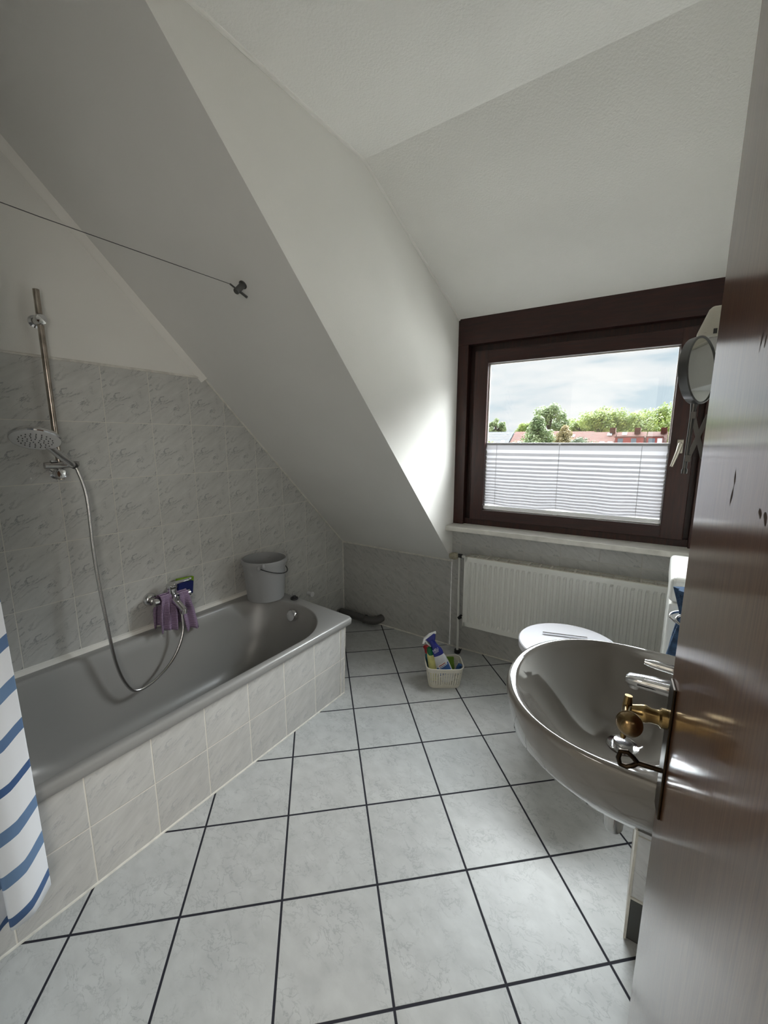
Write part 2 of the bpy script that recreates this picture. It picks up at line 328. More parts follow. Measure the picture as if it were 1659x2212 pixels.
# doorway wall behind the camera and the hall beyond it
mb = MB(); mb.box((0, YN-.1, 0), (1.34, YN, ZH)); mb.box((2.20, YN-.1, 0), (XR, YN, ZC)); mb.box((1.34, YN-.1, 2.02), (2.20, YN, ZC))
struct(mb.build('wall_front', M_wall))
hx0, hx1, hy = 0.2, 3.0, -4.5
quad('wall_hall_back', [(hx0, hy, 0), (hx1, hy, 0), (hx1, hy, ZC), (hx0, hy, ZC)], M_wall)
quad('wall_hall_left', [(hx0, hy, 0), (hx0, YN-.1, 0), (hx0, YN-.1, ZC), (hx0, hy, ZC)], M_wall)
quad('wall_hall_right', [(hx1, hy, 0), (hx1, YN-.1, 0), (hx1, YN-.1, ZC), (hx1, hy, ZC)], M_wall)
struct(MB().box((XR, YN-.1, 0), (hx1, YN-.05, ZC)).build('wall_hall_front', M_wall))
quad('ceiling_hall', [(hx0, hy, ZC), (hx1, hy, ZC), (hx1, YN-.1, ZC), (hx0, YN-.1, ZC)], M_wall)
# roof skin above the slope and the dormer: keeps daylight out of the room shell
# ------------------------------------------------------------------ window
win = sempty('window_1', W(1.6, 0, 0.86))
def WB(mb, x0, x1, y0, y1, z0, z1):
    vs = [W(x, y, z) for z in (z0, z1) for (x, y) in ((x0, y0), (x1, y0), (x1, y1), (x0, y1))]
    return mb.add(vs, [(0,3,2,1),(4,5,6,7),(0,1,5,4),(1,2,6,5),(2,3,7,6),(3,0,4,7)])
WB(MB(), XC-.01, XR+.05, 0.0, 0.10, 1.953, 2.16).build('window_head', M_wood, win, bevel=0.003)
WB(MB(), XC-.01, 1.006, 0.0, 0.09, 0.83, 1.953).build('window_jamb', M_woodv, win, bevel=0.003)
WB(MB(), 2.182, XR+.05, 0.0, 0.09, 0.83, 1.953).build('window_jamb', M_woodv, win, bevel=0.003)
mb = MB(); WB(mb, 1.006, 1.05, 0.055, 0.12, 0.86, 1.953); WB(mb, 2.14, 2.182, 0.055, 0.12, 0.86, 1.953)
WB(mb, 1.006, 2.182, 0.055, 0.12, 1.89, 1.953); WB(mb, 1.006, 2.182, 0.03, 0.12, 0.84, 0.895)
mb.build('window_frame', M_woodv, win)
cas = MB()
x0, x1, z0, z1 = 1.045, 2.157, 0.893, 1.912; gx0, gx1, gz0, gz1 = 1.127, 2.060, 0.958, 1.837
WB(cas, x0, x1, 0.012, 0.075, gz1, z1); WB(cas, x0, x1, 0.012, 0.075, z0, gz0)
cas = cas.build('casement', M_wood, win, bevel=0.004)
st = MB(); WB(st, x0-.001, gx0, 0.011, 0.075, z0-.001, z1+.001); WB(st, gx1, x1+.001, 0.011, 0.075, z0-.001, z1+.001)
st.build('casement_stile', M_woodv, win, bevel=0.004)
gl, t, b = new_mat('window_glass'); b.inputs['Base Color'].default_value = (0.97, 0.985, 0.98, 1)
gt = t.nodes.new('ShaderNodeBsdfTransparent'); gg = t.nodes.new('ShaderNodeBsdfGlossy'); gg.inputs['Roughness'].default_value = 0.02
gm = t.nodes.new('ShaderNodeMixShader'); gm.inputs[0].default_value = 0.05; gt.inputs[0].default_value = (0.96, 0.97, 0.965, 1)
t.links.new(gt.outputs[0], gm.inputs[1]); t.links.new(gg.outputs[0], gm.inputs[2]); t.links.new(gm.outputs[0], t.nodes['Material Output'].inputs[0])
WB(MB(), gx0-.008, gx1+.008, 0.050, 0.056, gz0-.008, gz1+.008).build('pane', gl, win)
# light glazing seal round the pane
M_seal = pm('glazing_seal', (0.55, 0.53, 0.50), 0.5)
mb = MB(); s_ = 0.006
WB(mb, gx0, gx0+s_, 0.040, 0.05, gz0, gz1); WB(mb, gx1-s_, gx1, 0.040, 0.05, gz0, gz1); WB(mb, gx0, gx1, 0.040, 0.05, gz1-s_, gz1); WB(mb, gx0, gx1, 0.040, 0.05, gz0, gz0+s_)
mb.build('glazing_seal', M_seal, win)
# handle
M_hand = pm('champagne_metal', (0.48, 0.45, 0.38), 0.35, metal=0.8)
h = WB(MB(), 2.088, 2.114, -0.001, 0.012, 1.325, 1.392).build('window_handle', M_hand, win, bevel=0.003)
mb = MB(); mb.tube([W(2.101, 0.0, 1.370), W(2.101, -0.030, 1.368), W(2.098, -0.042, 1.362)], 0.0095, 12)
mb.tube([W(2.101, -0.038, 1.372), W(2.092, -0.042, 1.33), W(2.074, -0.044, 1.262)], 0.009, 12, radii=[0.011, 0.0095, 0.007])
mb.build('lever', M_hand, h, sm=True)
# sill
sl = MB(); WB(sl, 0.922, XR, -0.115, 0.03, 0.828, 0.858); sl.build('window_sill', M_sill, win, bevel=0.004)
sil = win
# ------------------------------------------------------------------ pleated blind in the lower half
bl = thing('pleated_blind', W(1.59, 0.02, 0.96), 'white pleated blind drawn across the lower half of the window', 'blind')
bt, t, b = new_mat('blind_fabric'); nodes = t.nodes
b.inputs['Base Color'].default_value = (0.62, 0.61, 0.62, 1); b.inputs['Roughness'].default_value = 0.9
tr = nodes.new('ShaderNodeBsdfTranslucent'); tr.inputs[0].default_value = (0.105, 0.103, 0.108, 1)
mx = nodes.new('ShaderNodeMixShader'); mx.inputs[0].default_value = 0.5
t.links.new(b.outputs[0], mx.inputs[1]); t.links.new(tr.outputs[0], mx.inputs[2]); t.links.new(mx.outputs[0], nodes['Material Output'].inputs[0])
bx0, bx1, bzt, bzb = 1.118, 2.066, 1.368, 0.985
zs = []
z = bzt-.006; k = 0
npl = 34
for i in range(npl+1):
    f = i/npl; zs.append(bzt-.006-(bzt-.006-bzb)*(1-(1-f)**1.55) if False else bzt-.006-(bzt-.006-bzb)*(f**0.72))
vs, fs = [], []
nx = 24
for i, z in enumerate(zs):
    for j in range(nx+1):
        x = bx0+(bx1-bx0)*j/nx; yy = 0.034+(0.0 if i % 2 else 0.010)
        wv = 0.004*(i/npl)**2*sin(j*0.55+1.2)+0.002*(i/npl)*sin(j*1.3)
        vs.append(W(x, yy, z+wv))
for i in range(npl):
    for j in range(nx):
        a = i*(nx+1)+j; fs.append((a, a+1, a+nx+2, a+nx+1))
MB().add(vs, fs).build('blind_fabric', bt, bl)
WB(MB(), bx0-.004, bx1+.004, 0.028, 0.046, bzt-.008, bzt+.006).build('top_rail', pm('blind_rail', (0.30, 0.30, 0.31), 0.4, metal=0.6), bl, bevel=0.002)
WB(MB(), bx0, bx1, 0.028, 0.046, 0.966, 0.986).build('bottom_rail', M_white, bl, bevel=0.002)
for x in (1.195, 1.55, 1.945):
    MB().tube([W(x, 0.030, bzt), W(x, 0.029, 1.15), W(x+.002, 0.030, 0.98)], 0.0011, 6).build('cord', pm('cord', (0.30, 0.29, 0.28), 0.8), bl)
WB(MB(), 1.54, 1.56, 0.024, 0.034, 0.962, 0.972).build('clip', M_white, bl)
WB(MB(), 1.545, 1.556, 0.024, 0.032, 1.362, 1.372).build('clip', M_white, bl)

# ------------------------------------------------------------------ door, open at the right
Lx, Ly = 2.095, -1.732; DA = radians(6.0)
dh = Vector((sin(DA), -cos(DA), 0)); dn = Vector((-cos(DA), -sin(DA), 0)); DL = Vector((Lx, Ly, 0))
def D(t, n, z): return DL+dh*t+dn*n+Vector((0, 0, z))
def DB(mb, t0, t1, n0, n1, z0, z1):
    vs = [D(t, n, z) for z in (z0, z1) for (t, n) in ((t0, n0), (t1, n0), (t1, n1), (t0, n1))]
    return mb.add(vs, [(0,3,2,1),(4,5,6,7),(0,1,5,4),(1,2,6,5),(2,3,7,6),(3,0,4,7)])
door = sempty('door_1', D(0.4, -0.02, 0))
DB(MB(), 0, 0.80, -0.04, 0, 0.008, 1.99).build('door_leaf', M_door, door, bevel=0.0015)
M_chip = pm('bare_chip', (0.045, 0.028, 0.018), 0.9)
for (t0, z0, t1, z1, wd) in ((0.1812, 1.362, 0.1835, 1.342, 0.0016), (0.183, 1.345, 0.177, 1.322, 0.0018), (0.2063, 1.486, 0.2005, 1.466, 0.0014), (0.2166, 1.480, 0.2145, 1.468, 0.0016), (0.270, 1.334, 0.2752, 1.325, 0.003), (0.284, 1.333, 0.289, 1.322, 0.004)):
    mb = MB(); pts = []
    for k in range(9):
        f = k/8; wv = wd*sin(pi*f)*(1+0.35*sin(7*f+t0*90)); pts.append((t0+(t1-t0)*f, z0+(z1-z0)*f, wv))
    lo = [D(t-w_, 0.0002, z) for t, z, w_ in pts]; hi = [D(t+w_, 0.0002, z) for t, z, w_ in pts]
    mb.add(lo+hi, [(k, k+1, 9+k+1, 9+k) for k in range(8)]); mb.build('veneer_chip', M_chip, door)
hz = 0.982
hp = MB(); DB(hp, 0.010, 0.046, 0, 0.004, 0.826, 1.040); hp = hp.build('handle_plate', M_bronze, door, bevel=0.0015)
mb = MB(); mb.lathe([(0.0145, 0), (0.0145, 0.010), (0.011, 0.013), (0.0105, 0.022), (0.0135, 0.030), (0.0125, 0.036), (0.0095, 0.046), (0.010, 0.052)], D(0.028, 0.002, hz), dn, 24)
mb.build('handle_neck', M_brass, hp, sm=True)
lv = MB(); lv.tube([D(0.026, 0.055, hz+0.022), D(0.028, 0.056, hz+0.005), D(0.030, 0.057, hz-0.020), D(0.030, 0.057, hz-0.047)], 0.005, 12, radii=[0.0055, 0.007, 0.0055, 0.004])
lv.tube([D(0.028, 0.055, hz+.005), D(0.055, 0.058, hz+0.004), D(0.078, 0.058, hz+0.012)], 0.006, 12, radii=[0.006, 0.006, 0.007])
lv.build('handle_lever', M_brass, hp, sm=True)
kb = MB(); kb.lathe([(0.002, 0.016), (0.009, 0.0135), (0.0135, 0.0095), (0.0160, 0.004), (0.0152, 0.002), (0.0172, 0.0005), (0.0172, -0.002), (0.012, -0.006), (0.006, -0.010)], D(0.086, 0.056, hz+0.013), (dh*1.0+Vector((-0.25, 0, 0.35))), 28)
kb.build('handle_knob', M_bronze if False else pm('worn_brass', (0.20, 0.135, 0.065), 0.22, metal=1, var=(40, 0.25)), hp, sm=True)
ky = MB(); kz = 0.897
ky.cyl(D(0.028, 0.0, kz), D(0.028, 0.034, kz), 0.0040, 12)
loop = [D(0.028+0.004*0, 0.034, kz), D(0.028, 0.040, kz+0.007), D(0.028, 0.049, kz+0.0135), D(0.028, 0.058, kz+0.011), D(0.028, 0.060, kz), D(0.028, 0.057, kz-0.011), D(0.028, 0.048, kz-0.012), D(0.028, 0.040, kz-0.007), D(0.028, 0.034, kz)]
ky.tube(loop, 0.0038, 10)
key = ky.build('key', M_bronze, None, sm=True); tag(key, 'dark metal key with open bow standing in the lock of the brown door', 'key')

# ------------------------------------------------------------------ bathtub
def tubz(x): return 0.463-0.033*max(0, min(1, x/0.70))
tub = thing('bathtub', (0.35, -1.63, 0), 'grey enamelled bathtub along the left wall behind a tiled apron', 'bathtub')
def srect(x0, x1, y0, y1, rl, n=96, ex=2.0, rr=None):
    """rounded outline: arcs of given size at corners; returned as n points by angle"""
    cx, cy, a, b = (x0+x1)/2, (y0+y1)/2, (x1-x0)/2, (y1-y0)/2; pts = []
    per = []
    r = min(rl, a, b)
    segs = []
    k = n//4
    for (sx, sy, st) in ((1, 1, 0), (-1, 1, 1), (-1, -1, 2), (1, -1, 3)):
        ccx, ccy = cx+sx*(a-r), cy+sy*(b-(rr or r))
        for i in range(k):
            an = (st+i/(k-1))*pi/2
            per.append((ccx+r*cos(an), ccy+(rr or r)*sin(an)))
    return per
def tring(o, dz=0.0, zabs=None):
    return [Vector((x, y, (tubz(x)+dz) if zabs is None else zabs)) for x, y in o]
ty0, ty1 = -2.49, -0.772
rings = [tring(srect(0.0, 0.700, ty0, ty1, 0.02), -0.040),
         tring(srect(0.0, 0.706, ty0, ty1+.004, 0.02), -0.034),
         tring(srect(0.0, 0.708, ty0, ty1+.006, 0.022), -0.010),
         tring(srect(0.0, 0.702, ty0, ty1+.001, 0.02), -0.001),
         tring(srect(0.003, 0.694, ty0+.004, ty1-.006, 0.02), 0.0),
         tring(srect(0.050, 0.678, -2.43, -0.832, 0.300, rr=0.30), 0.0),
         tring(srect(0.055, 0.673, -2.425, -0.838, 0.296, rr=0.296), -0.003),
         tring(srect(0.061, 0.667, -2.418, -0.845, 0.290, rr=0.29), -0.014),
         tring(srect(0.072, 0.656, -2.40, -0.862, 0.282, rr=0.282), -0.060),
         tring(srect(0.095, 0.632, -2.33, -0.91, 0.26, rr=0.26), zabs=0.26),
         tring(srect(0.115, 0.612, -2.24, -0.975, 0.24, rr=0.24), zabs=0.13),
         tring(srect(0.135, 0.592, -2.17, -1.03, 0.22, rr=0.22), zabs=0.085),
         tring(srect(0.17, 0.557, -2.08, -1.10, 0.18, rr=0.18), zabs=0.062),
         tring(srect(0.26, 0.47, -1.9, -1.3, 0.10, rr=0.10), zabs=0.055)]
MB().loft(rings, False, True).build('basin', M_tub, tub, sm=True, ang=60)
MB().lathe([(0.004, 0.026), (0.030, 0.024), (0.034, 0.018), (0.034, 0.0)], (0.345, -0.868, 0.385), (0, -1, 0.25), 32).build('overflow_cap', M_chrome, tub, sm=True)
MB().lathe([(0.034, 0.0), (0.033, 0.004), (0.02, 0.006)], (0.36, -1.12, 0.064), (0, 0, 1), 32).build('drain', M_chrome, tub, sm=True)
# strip between the wall tiles and the rim
MB().loft([[Vector((0.0, y, tubz(0)-.004)), Vector((0.014, y, tubz(0)-.003)), Vector((0.010, y, tubz(0)+.016)), Vector((0.0, y, tubz(0)+.021))] for y in (-2.49, -0.78)]).build('sealing_strip', M_trim, tub)
# tiled apron (setting)
struct(MB().add([(0.69, -2.50, 0), (0.69, -0.835, 0), (0.69, -0.815, 0.393), (0.69, -2.50, 0.398)], [(0, 1, 2, 3)])
       .build('wall_apron', M_tileP))
struct(MB().add([(0.69, -0.835, 0), (0.01, -0.835, 0), (0.01, -0.815, 0.41), (0.69, -0.815, 0.393)], [(0, 1, 2, 3)]).build('wall_apron_end', M_tileX))
mb = MB(); mb.tube([(0.688, -2.50, 0.393), (0.688, -0.815, 0.391)], 0.006, 8); mb.tube([(0.688, -0.834, 0.0), (0.688, -0.815, 0.391)], 0.0045, 8); mb.tube([(0.690, -2.5, 0.001), (0.690, -0.835, 0.001)], 0.005, 8)
mb.tube([(0.6905, -0.868, 0.0), (0.6905, -0.850, 0.391)], 0.002, 8)
struct(mb.build('trim_8', M_caulk, sm=True))
# black plug on the rim
pg = MB(); px_, py_ = 0.285, -0.800; pz_ = tubz(px_)
pg.lathe([(0.022, 0), (0.024, 0.004), (0.022, 0.010), (0.012, 0.012), (0.010, 0.020), (0.004, 0.022)], (px_, py_, pz_), (0, 0, 1), 24)
tag(pg.build('bath_plug', M_black, None, sm=True), 'small black rubber plug lying on the far rim of the bathtub', 'plug')

# ------------------------------------------------------------------ bucket
bx, by = 0.134, -0.886; bz = tubz(bx)+0.001
bk = thing('bucket', (bx, by, bz), 'grey plastic bucket standing on the far corner of the bathtub rim', 'bucket')
R0, R1, H = 0.106, 0.127, 0.245
MB().lathe([(0.02, 0.0), (R0-.004, 0.0), (R0, 0.004), (R1-.003, H-.026), (R1+.004, H-.024), (R1+.005, H-.004), (R1+.002, H), (R1-.004, H), (R1-.006, H-.02), (R0-.005, 0.012), (R0-.01, 0.006), (0.02, 0.006)], (bx, by, bz), (0, 0, 1), 48).build('body', M_bucket, bk, sm=True, ang=35)
va = radians(-38)   # direction of the camera seen from the bucket
tb_ = Vector((.774, -.633, 0)); rb_ = Vector((.633, .774, 0)); e1 = (tb_*.96-rb_*.25).normalized(); e2 = (rb_*.96+tb_*.25).normalized(); c0 = Vector((bx, by, bz+H-.028))
hpts = []
for k in range(17):
    an = pi*k/16; hpts.append(c0-e1*(R1+.003)*cos(an)+e2*(R1*0.98+.008)*sin(an)+Vector((0, 0, -0.055*sin(an))))
hpts = [p+(e1*0.0) for p in hpts]
MB().tube(hpts, 0.0024, 8).build('bail_handle', M_black, bk, sm=True)
for s in (-1, 1):
    MB().sphere(c0-e1*s*(R1+.003), 0.012, 0.012, 0.016, 12, 8).build('handle_lug', M_bucket, bk, sm=True)
sp = MB(); pa = c0+(tb_*0.9-rb_*0.05).normalized()*(R1+.006)+Vector((0, 0, .012))
sp.sphere(pa, 0.012, 0.012, 0.016, 12, 8); sp.build('spout_lug', M_bucket, bk, sm=True)

# ------------------------------------------------------------------ bath mixer tap
mxr = thing('bath_mixer', (0, -1.43, 0.61), 'chrome single-lever bath mixer on the left wall above the tub', 'tap')
MB().lathe([(0.034, 0), (0.034, 0.004), (0.030, 0.014), (0.022, 0.022), (0.016, 0.024)], (0, -1.493, 0.612), (1, 0, 0), 32).build('escutcheon', M_chrome, mxr, sm=True)
MB().lathe([(0.034, 0), (0.034, 0.004), (0.030, 0.014), (0.022, 0.022), (0.016, 0.024)], (0, -1.343, 0.612), (1, 0, 0), 32).build('escutcheon', M_chrome, mxr, sm=True)
mb = MB(); mb.lathe([(0.015, 0), (0.015, 0.020), (0.018, 0.021), (0.018, 0.034), (0.015, 0.036), (0.015, 0.048)], (0.018, -1.493, 0.612), (1, 0, 0), 20)
mb.build('connector', M_chromed, mxr, sm=True); mb = MB()
mb.lathe([(0.015, 0), (0.015, 0.020), (0.018, 0.021), (0.018, 0.034), (0.015, 0.036), (0.015, 0.048)], (0.018, -1.343, 0.612), (1, 0, 0), 20)
mb.build('connector', M_chromed, mxr, sm=True)
mb = MB(); mb.tube([(0.07, -1.508, 0.612), (0.072, -1.47, 0.612), (0.075, -1.418, 0.614), (0.072, -1.37, 0.612), (0.07, -1.328, 0.612)], 0.02, 20, radii=[0.019, 0.020, 0.024, 0.020, 0.019])
mb.tube([(0.075, -1.418, 0.610), (0.105, -1.418, 0.600), (0.150, -1.417, 0.580), (0.175, -1.417, 0.568)], 0.016, 16, radii=[0.023, 0.020, 0.015, 0.0135])
mb.cyl((0.170, -1.417, 0.574), (0.172, -1.417, 0.553), 0.0125, 16)
mb.cyl((0.075, -1.418, 0.62), (0.075, -1.418, 0.668), 0.023, 24)
mb.build('body', M_chrome, mxr, sm=True)
mb = MB(); mb.lathe([(0.024, 0), (0.026, 0.006), (0.025, 0.020), (0.018, 0.027), (0.004, 0.029)], (0.075, -1.418, 0.662), (0, 0, 1), 24)
mb.tube([(0.076, -1.416, 0.683), (0.112, -1.395, 0.698), (0.155, -1.368, 0.714)], 0.006, 12, radii=[0.011, 0.0075, 0.0055]); mb.sphere((0.158, -1.366, 0.715), 0.0075, n=12, m=8)
mb.build('lever', M_chrome, mxr, sm=True)
mb = MB(); mb.cyl((0.118, -1.418, 0.585), (0.118, -1.418, 0.625), 0.010, 16); mb.cyl((0.118, -1.418, 0.625), (0.118, -1.418, 0.634), 0.013, 16); mb.build('diverter', M_chrome, mxr, sm=True)
mb = MB(); mb.cyl((0.110, -1.405, 0.592), (0.112, -1.402, 0.535), 0.0095, 14); mb.build('hose_nut', M_chromed, mxr, sm=True)

# sponge and cloths
sg = thing('sponge', (0.045, -1.345, 0.60), 'blue and green scouring sponge tucked behind the bath mixer', 'sponge')
Ms = Matrix.Translation((0.036, -1.335, 0.632)) @ Matrix.Rotation(radians(-8), 4, 'X') @ Matrix.Rotation(radians(10), 4, 'Z')
MB().box((-0.004, -0.046, -0.034), (0.018, 0.046, 0.034), Ms).build('foam', pm('navy_foam', (0.004, 0.012, 0.10), 0.9, bump=(300, 0.6, 0.003)), sg, bevel=0.003)
MB().box((-0.022, -0.036, -0.026), (-0.004, 0.066, 0.050), Ms).build('scourer', pm('lime_scourer', (0.23, 0.42, 0.02), 0.95, bump=(500, 0.8, 0.003)), sg, bevel=0.003)
def cloth_mat(name, c1, c2, sc):
    m, t, b = new_mat(name); n = t.nodes; l = t.links
    tcn = n.new('ShaderNodeTexCoord'); wv = n.new('ShaderNodeTexWave'); wv.wave_type = 'BANDS'; wv.bands_direction = 'Z'
    wv.inputs['Scale'].default_value = sc; wv.inputs['Distortion'].default_value = 2.0; wv.inputs['Detail Scale'].default_value = 8; l.new(tcn.outputs['Object'], wv.inputs['Vector'])
    r = n.new('ShaderNodeValToRGB'); l.new(wv.outputs[0], r.inputs[0]); r.color_ramp.elements[0].color = (*c1, 1); r.color_ramp.elements[1].color = (*c2, 1)
    l.new(r.outputs[0], b.inputs['Base Color']); b.inputs['Roughness'].default_value = 0.95
    bp = n.new('ShaderNodeBump'); bp.inputs['Distance'].default_value = 0.002; l.new(wv.outputs[0], bp.inputs['Height']); l.new(bp.outputs[0], b.inputs['Normal'])
    return m
M_cloth = cloth_mat('purple_microfibre', (0.16, 0.085, 0.19), (0.52, 0.40, 0.55), 60)
def drape(name, y0, y1, ztop, zfront, zback, xbar, folds, flare, shift=0.0):
    """cloth hung over a bar that runs along y: front drop, over the bar, back drop"""
    prof = []
    nn = 26
    L1 = ztop-zfront; L2 = ztop-zback
    for k in range(nn+1):
        f = k/nn
        if f < 0.42: s = 1-f/0.42; prof.append((xbar+0.030+0.006*s, zfront+(ztop-zfront)*(1-s), s))
        elif f < 0.58: an = (f-0.42)/0.16*pi; prof.append((xbar+0.030*cos(an), ztop+0.028*sin(an)*0.9, 0))
        else: s = (f-0.58)/0.42; prof.append((xbar-0.030-0.004*s, ztop+(zback-ztop)*s, s))
    m = 30; vs = []; fs = []
    for (x, z, s) in prof:
        for j in range(m+1):
            g = j/m; wdt = (y1-y0)*(0.62+0.38*min(1, s*2.2+.05)*flare); yc = (y0+y1)/2+shift*s
            y = yc+(g-0.5)*wdt
            vs.append(Vector((x+0.011*min(1, s*3+.15)*sin(g*folds*2*pi+s), y, z+0.008*s*sin(g*5)-0.0*s)))
    for i in range(len(prof)-1):
        for j in range(m):
            a = i*(m+1)+j; fs.append((a, a+1, a+m+2, a+m+1))
    o = MB().add(vs, fs).build(name, M_cloth, None, sm=True, ang=80)
    so = o.modifiers.new('thick', 'SOLIDIFY'); so.thickness = 0.0022
    return o
tag(drape('cleaning_cloth', -1.500, -1.418, 0.622, 0.463, 0.47, 0.07, 2.2, 1.0, -0.006), 'purple striped cleaning cloth hanging over the left half of the bath mixer', 'cloth', 'cloths on the bath mixer')
tag(drape('cleaning_cloth', -1.408, -1.328, 0.612, 0.425, 0.45, 0.068, 1.6, 0.8, 0.028), 'purple striped cleaning cloth hanging over the right half of the bath mixer, behind the hose', 'cloth', 'cloths on the bath mixer')

# ------------------------------------------------------------------ shower rail, hand shower, hose
RY = -1.806
rl_ = thing('shower_rail', (0.05, RY, 1.25), 'tarnished chrome shower rail fixed upright to the left wall', 'shower rail')
MB().tube([(0.05, RY, 1.235), (0.05, RY, 1.945)], 0.0105, 24).build('pole', pm('tarnished_chrome', (0.42, 0.37, 0.32), 0.2, metal=1, var=(25, 0.3)), rl_, sm=True)
for zz in (1.838, 1.258):
    br = MB(); br.lathe([(0.024, 0), (0.024, 0.004), (0.016, 0.009), (0.0155, 0.050)], (0, RY, zz), (1, 0, 0), 28)
    br.lathe([(0.0185, 0.0), (0.0205, 0.012), (0.0205, 0.020), (0.017, 0.026), (0.004, 0.029)], (0.042, RY, zz), (1, 0, 0), 28)
    br.build('bracket', M_chrome, rl_, sm=True)
sd = MB(); sd.tube([(0.052, RY-.050, 1.292), (0.052, RY-.01, 1.292), (0.060, RY+.040, 1.294), (0.075, RY+.056, 1.296)], 0.014, 18, radii=[0.0135, 0.016, 0.014, 0.011]); sd.box((0.046, RY-.03, 1.306), (0.066, RY-.008, 1.312))
sd.build('slider', M_chromed, rl_, sm=True)
hs = thing('hand_shower', (0.12, -1.80, 1.30), 'round chrome hand shower with a white spray face held on the shower rail', 'shower head')
# head centre and frame
HC = Vector((0.205, -1.915, 1.398)); hn = Vector((0.50, -0.20, -0.86)).normalized()
hn = Vector((0.42, -0.24, -0.87)).normalized()
mb = MB(); mb.lathe([(0.010, -0.020), (0.050, -0.016), (0.069, -0.008), (0.075, 0.000), (0.075, 0.006), (0.072, 0.009)], HC, hn, 48, True, False); hd0 = mb.build('head', M_chrome, hs, sm=True)
MB().lathe([(0.072, 0.0085), (0.056, 0.0105), (0.004, 0.011)], HC, hn, 48).build('spray_face', M_head, hd0, sm=True)
mb = MB(); ax = hn.orthogonal().normalized(); ay = hn.cross(ax)
for ring, cnt in ((0.012, 5), (0.024, 10), (0.036, 14), (0.048, 20)):
    for k in range(cnt):
        an = 2*pi*k/cnt+ring*40; p = HC+hn*0.0105+ax*ring*cos(an)+ay*ring*sin(an); mb.cyl(p, p+hn*0.003, 0.0018, 6)
mb = mb.build('nozzle', M_dgrey, hd0); mb['kind'] = 'stuff'
hb = Vector((0.082, -1.770, 1.290)); hd = (HC-hb).normalized()
edge = HC-hd*0.060+hn*(-0.004)
MB().tube([hb, hb+hd*0.03, hb+hd*0.07, edge+hd*0.012, edge+hd*0.045], 0.012, 16, radii=[0.011, 0.0135, 0.014, 0.013, 0.012]).build('handle', M_chrome, hs, sm=True)
MB().tube([hb-hd*0.012+Vector((0, 0, 0.002)), hb+hd*0.004], 0.0125, 16).build('handle_collar', M_dgrey, hs, sm=True)
hp_ = [hb-hd*0.006, (0.085, -1.757, 1.262), (0.092, -1.741, 1.15), (0.10, -1.744, 0.912), (0.115, -1.737, 0.662), (0.135, -1.725, 0.427), (0.148, -1.695, 0.302), (0.150, -1.651, 0.257), (0.148, -1.564, 0.272), (0.140, -1.472, 0.336), (0.128, -1.412, 0.432), (0.114, -1.400, 0.52), (0.112, -1.402, 0.54)]
MB().tube(spline(hp_, 10), 0.0068, 12).build('hose', M_hose, hs, sm=True)

# ------------------------------------------------------------------ curtain wire, hook and curtain
hk = thing('curtain_wire', (0.68, -1.36, 1.963), 'thin steel wire stretched below the sloping ceiling from a chrome fixing', 'wire')
hb0 = Vector((0.678, -1.3606, 1.9646)); hnn = Vector((0, -1, -1)).normalized()
MB().lathe([(0.016, 0), (0.016, 0.003), (0.0115, 0.005), (0.0115, 0.046), (0.010, 0.048)], hb0, hnn, 24).build('fixing', M_steel, hk, sm=True)
tipb = hb0+hnn*0.036
ed = Vector((-0.05, -0.62, 0.78)).normalized(); ed = (Vector((0.650, -1.405, 1.965))-tipb).normalized()
mb = MB(); mb.tube([tipb+ed*0.034, tipb-ed*0.034], 0.0032, 10); mb.tube([tipb-ed*0.008, tipb-ed*0.042], 0.0048, 10); mb.build('tension_rod', M_steel, hk, sm=True)
ws = tipb+ed*0.034; we = Vector((0.745, -2.56, 1.86))
we = Vector((0.70, -2.56, 1.952))
MB().tube([ws, ws.lerp(we, .5)+Vector((0, 0, -.006)), we], 0.0012, 6).build('wire', M_dgrey, hk)
# curtain: folded cloth hanging outside the tub near the doorway wall
def curtain_material():
    m, t, b = new_mat('striped_curtain'); n = t.nodes; l = t.links
    at = n.new('ShaderNodeUVMap'); sp_ = n.new('ShaderNodeSeparateXYZ'); l.new(at.outputs[0], sp_.inputs[0])
    nz = n.new('ShaderNodeTexNoise'); nz.inputs['Scale'].default_value = 9; l.new(at.outputs[0], nz.inputs['Vector'])
    def Mn(op, a, bb):
        x = n.new('ShaderNodeMath'); x.operation = op
        for i, v in enumerate((a, bb)):
            if isinstance(v, (int, float)): x.inputs[i].default_value = v
            else: l.new(v, x.inputs[i])
        return x.outputs[0]
    v = Mn('ADD', Mn('MULTIPLY', sp_.outputs[1], 1/0.118), Mn('MULTIPLY', nz.outputs[0], 0.10))
    fr = Mn('FRACT', v, 0.0); idn = Mn('FLOOR', v, 0.0)
    w_ = n.new('ShaderNodeTexWhiteNoise'); w_.noise_dimensions = '1D'; l.new(idn, w_.inputs['W'])
    lo = Mn('LESS_THAN', Mn('ABSOLUTE', Mn('SUBTRACT', fr, 0.5), 0.0), Mn('ADD', 0.10, Mn('MULTIPLY', w_.outputs[0], 0.07)))
    cr = n.new('ShaderNodeValToRGB'); l.new(w_.outputs[0], cr.inputs[0]); cr.color_ramp.elements[0].color = (0.045, 0.10, 0.24, 1); cr.color_ramp.elements[1].color = (0.14, 0.23, 0.38, 1)
    n4 = n.new('ShaderNodeTexNoise'); n4.inputs['Scale'].default_value = 60; l.new(at.outputs[0], n4.inputs['Vector'])
    mx = n.new('ShaderNodeMix'); mx.data_type = 'RGBA'; l.new(lo, mx.inputs['Factor']); mx.inputs['A'].default_value = (0.74, 0.76, 0.80, 1); l.new(cr.outputs[0], mx.inputs['B'])
    l.new(mx.outputs['Result'], b.inputs['Base Color']); b.inputs['Roughness'].default_value = 0.85
    return m
M_curt = curtain_material()
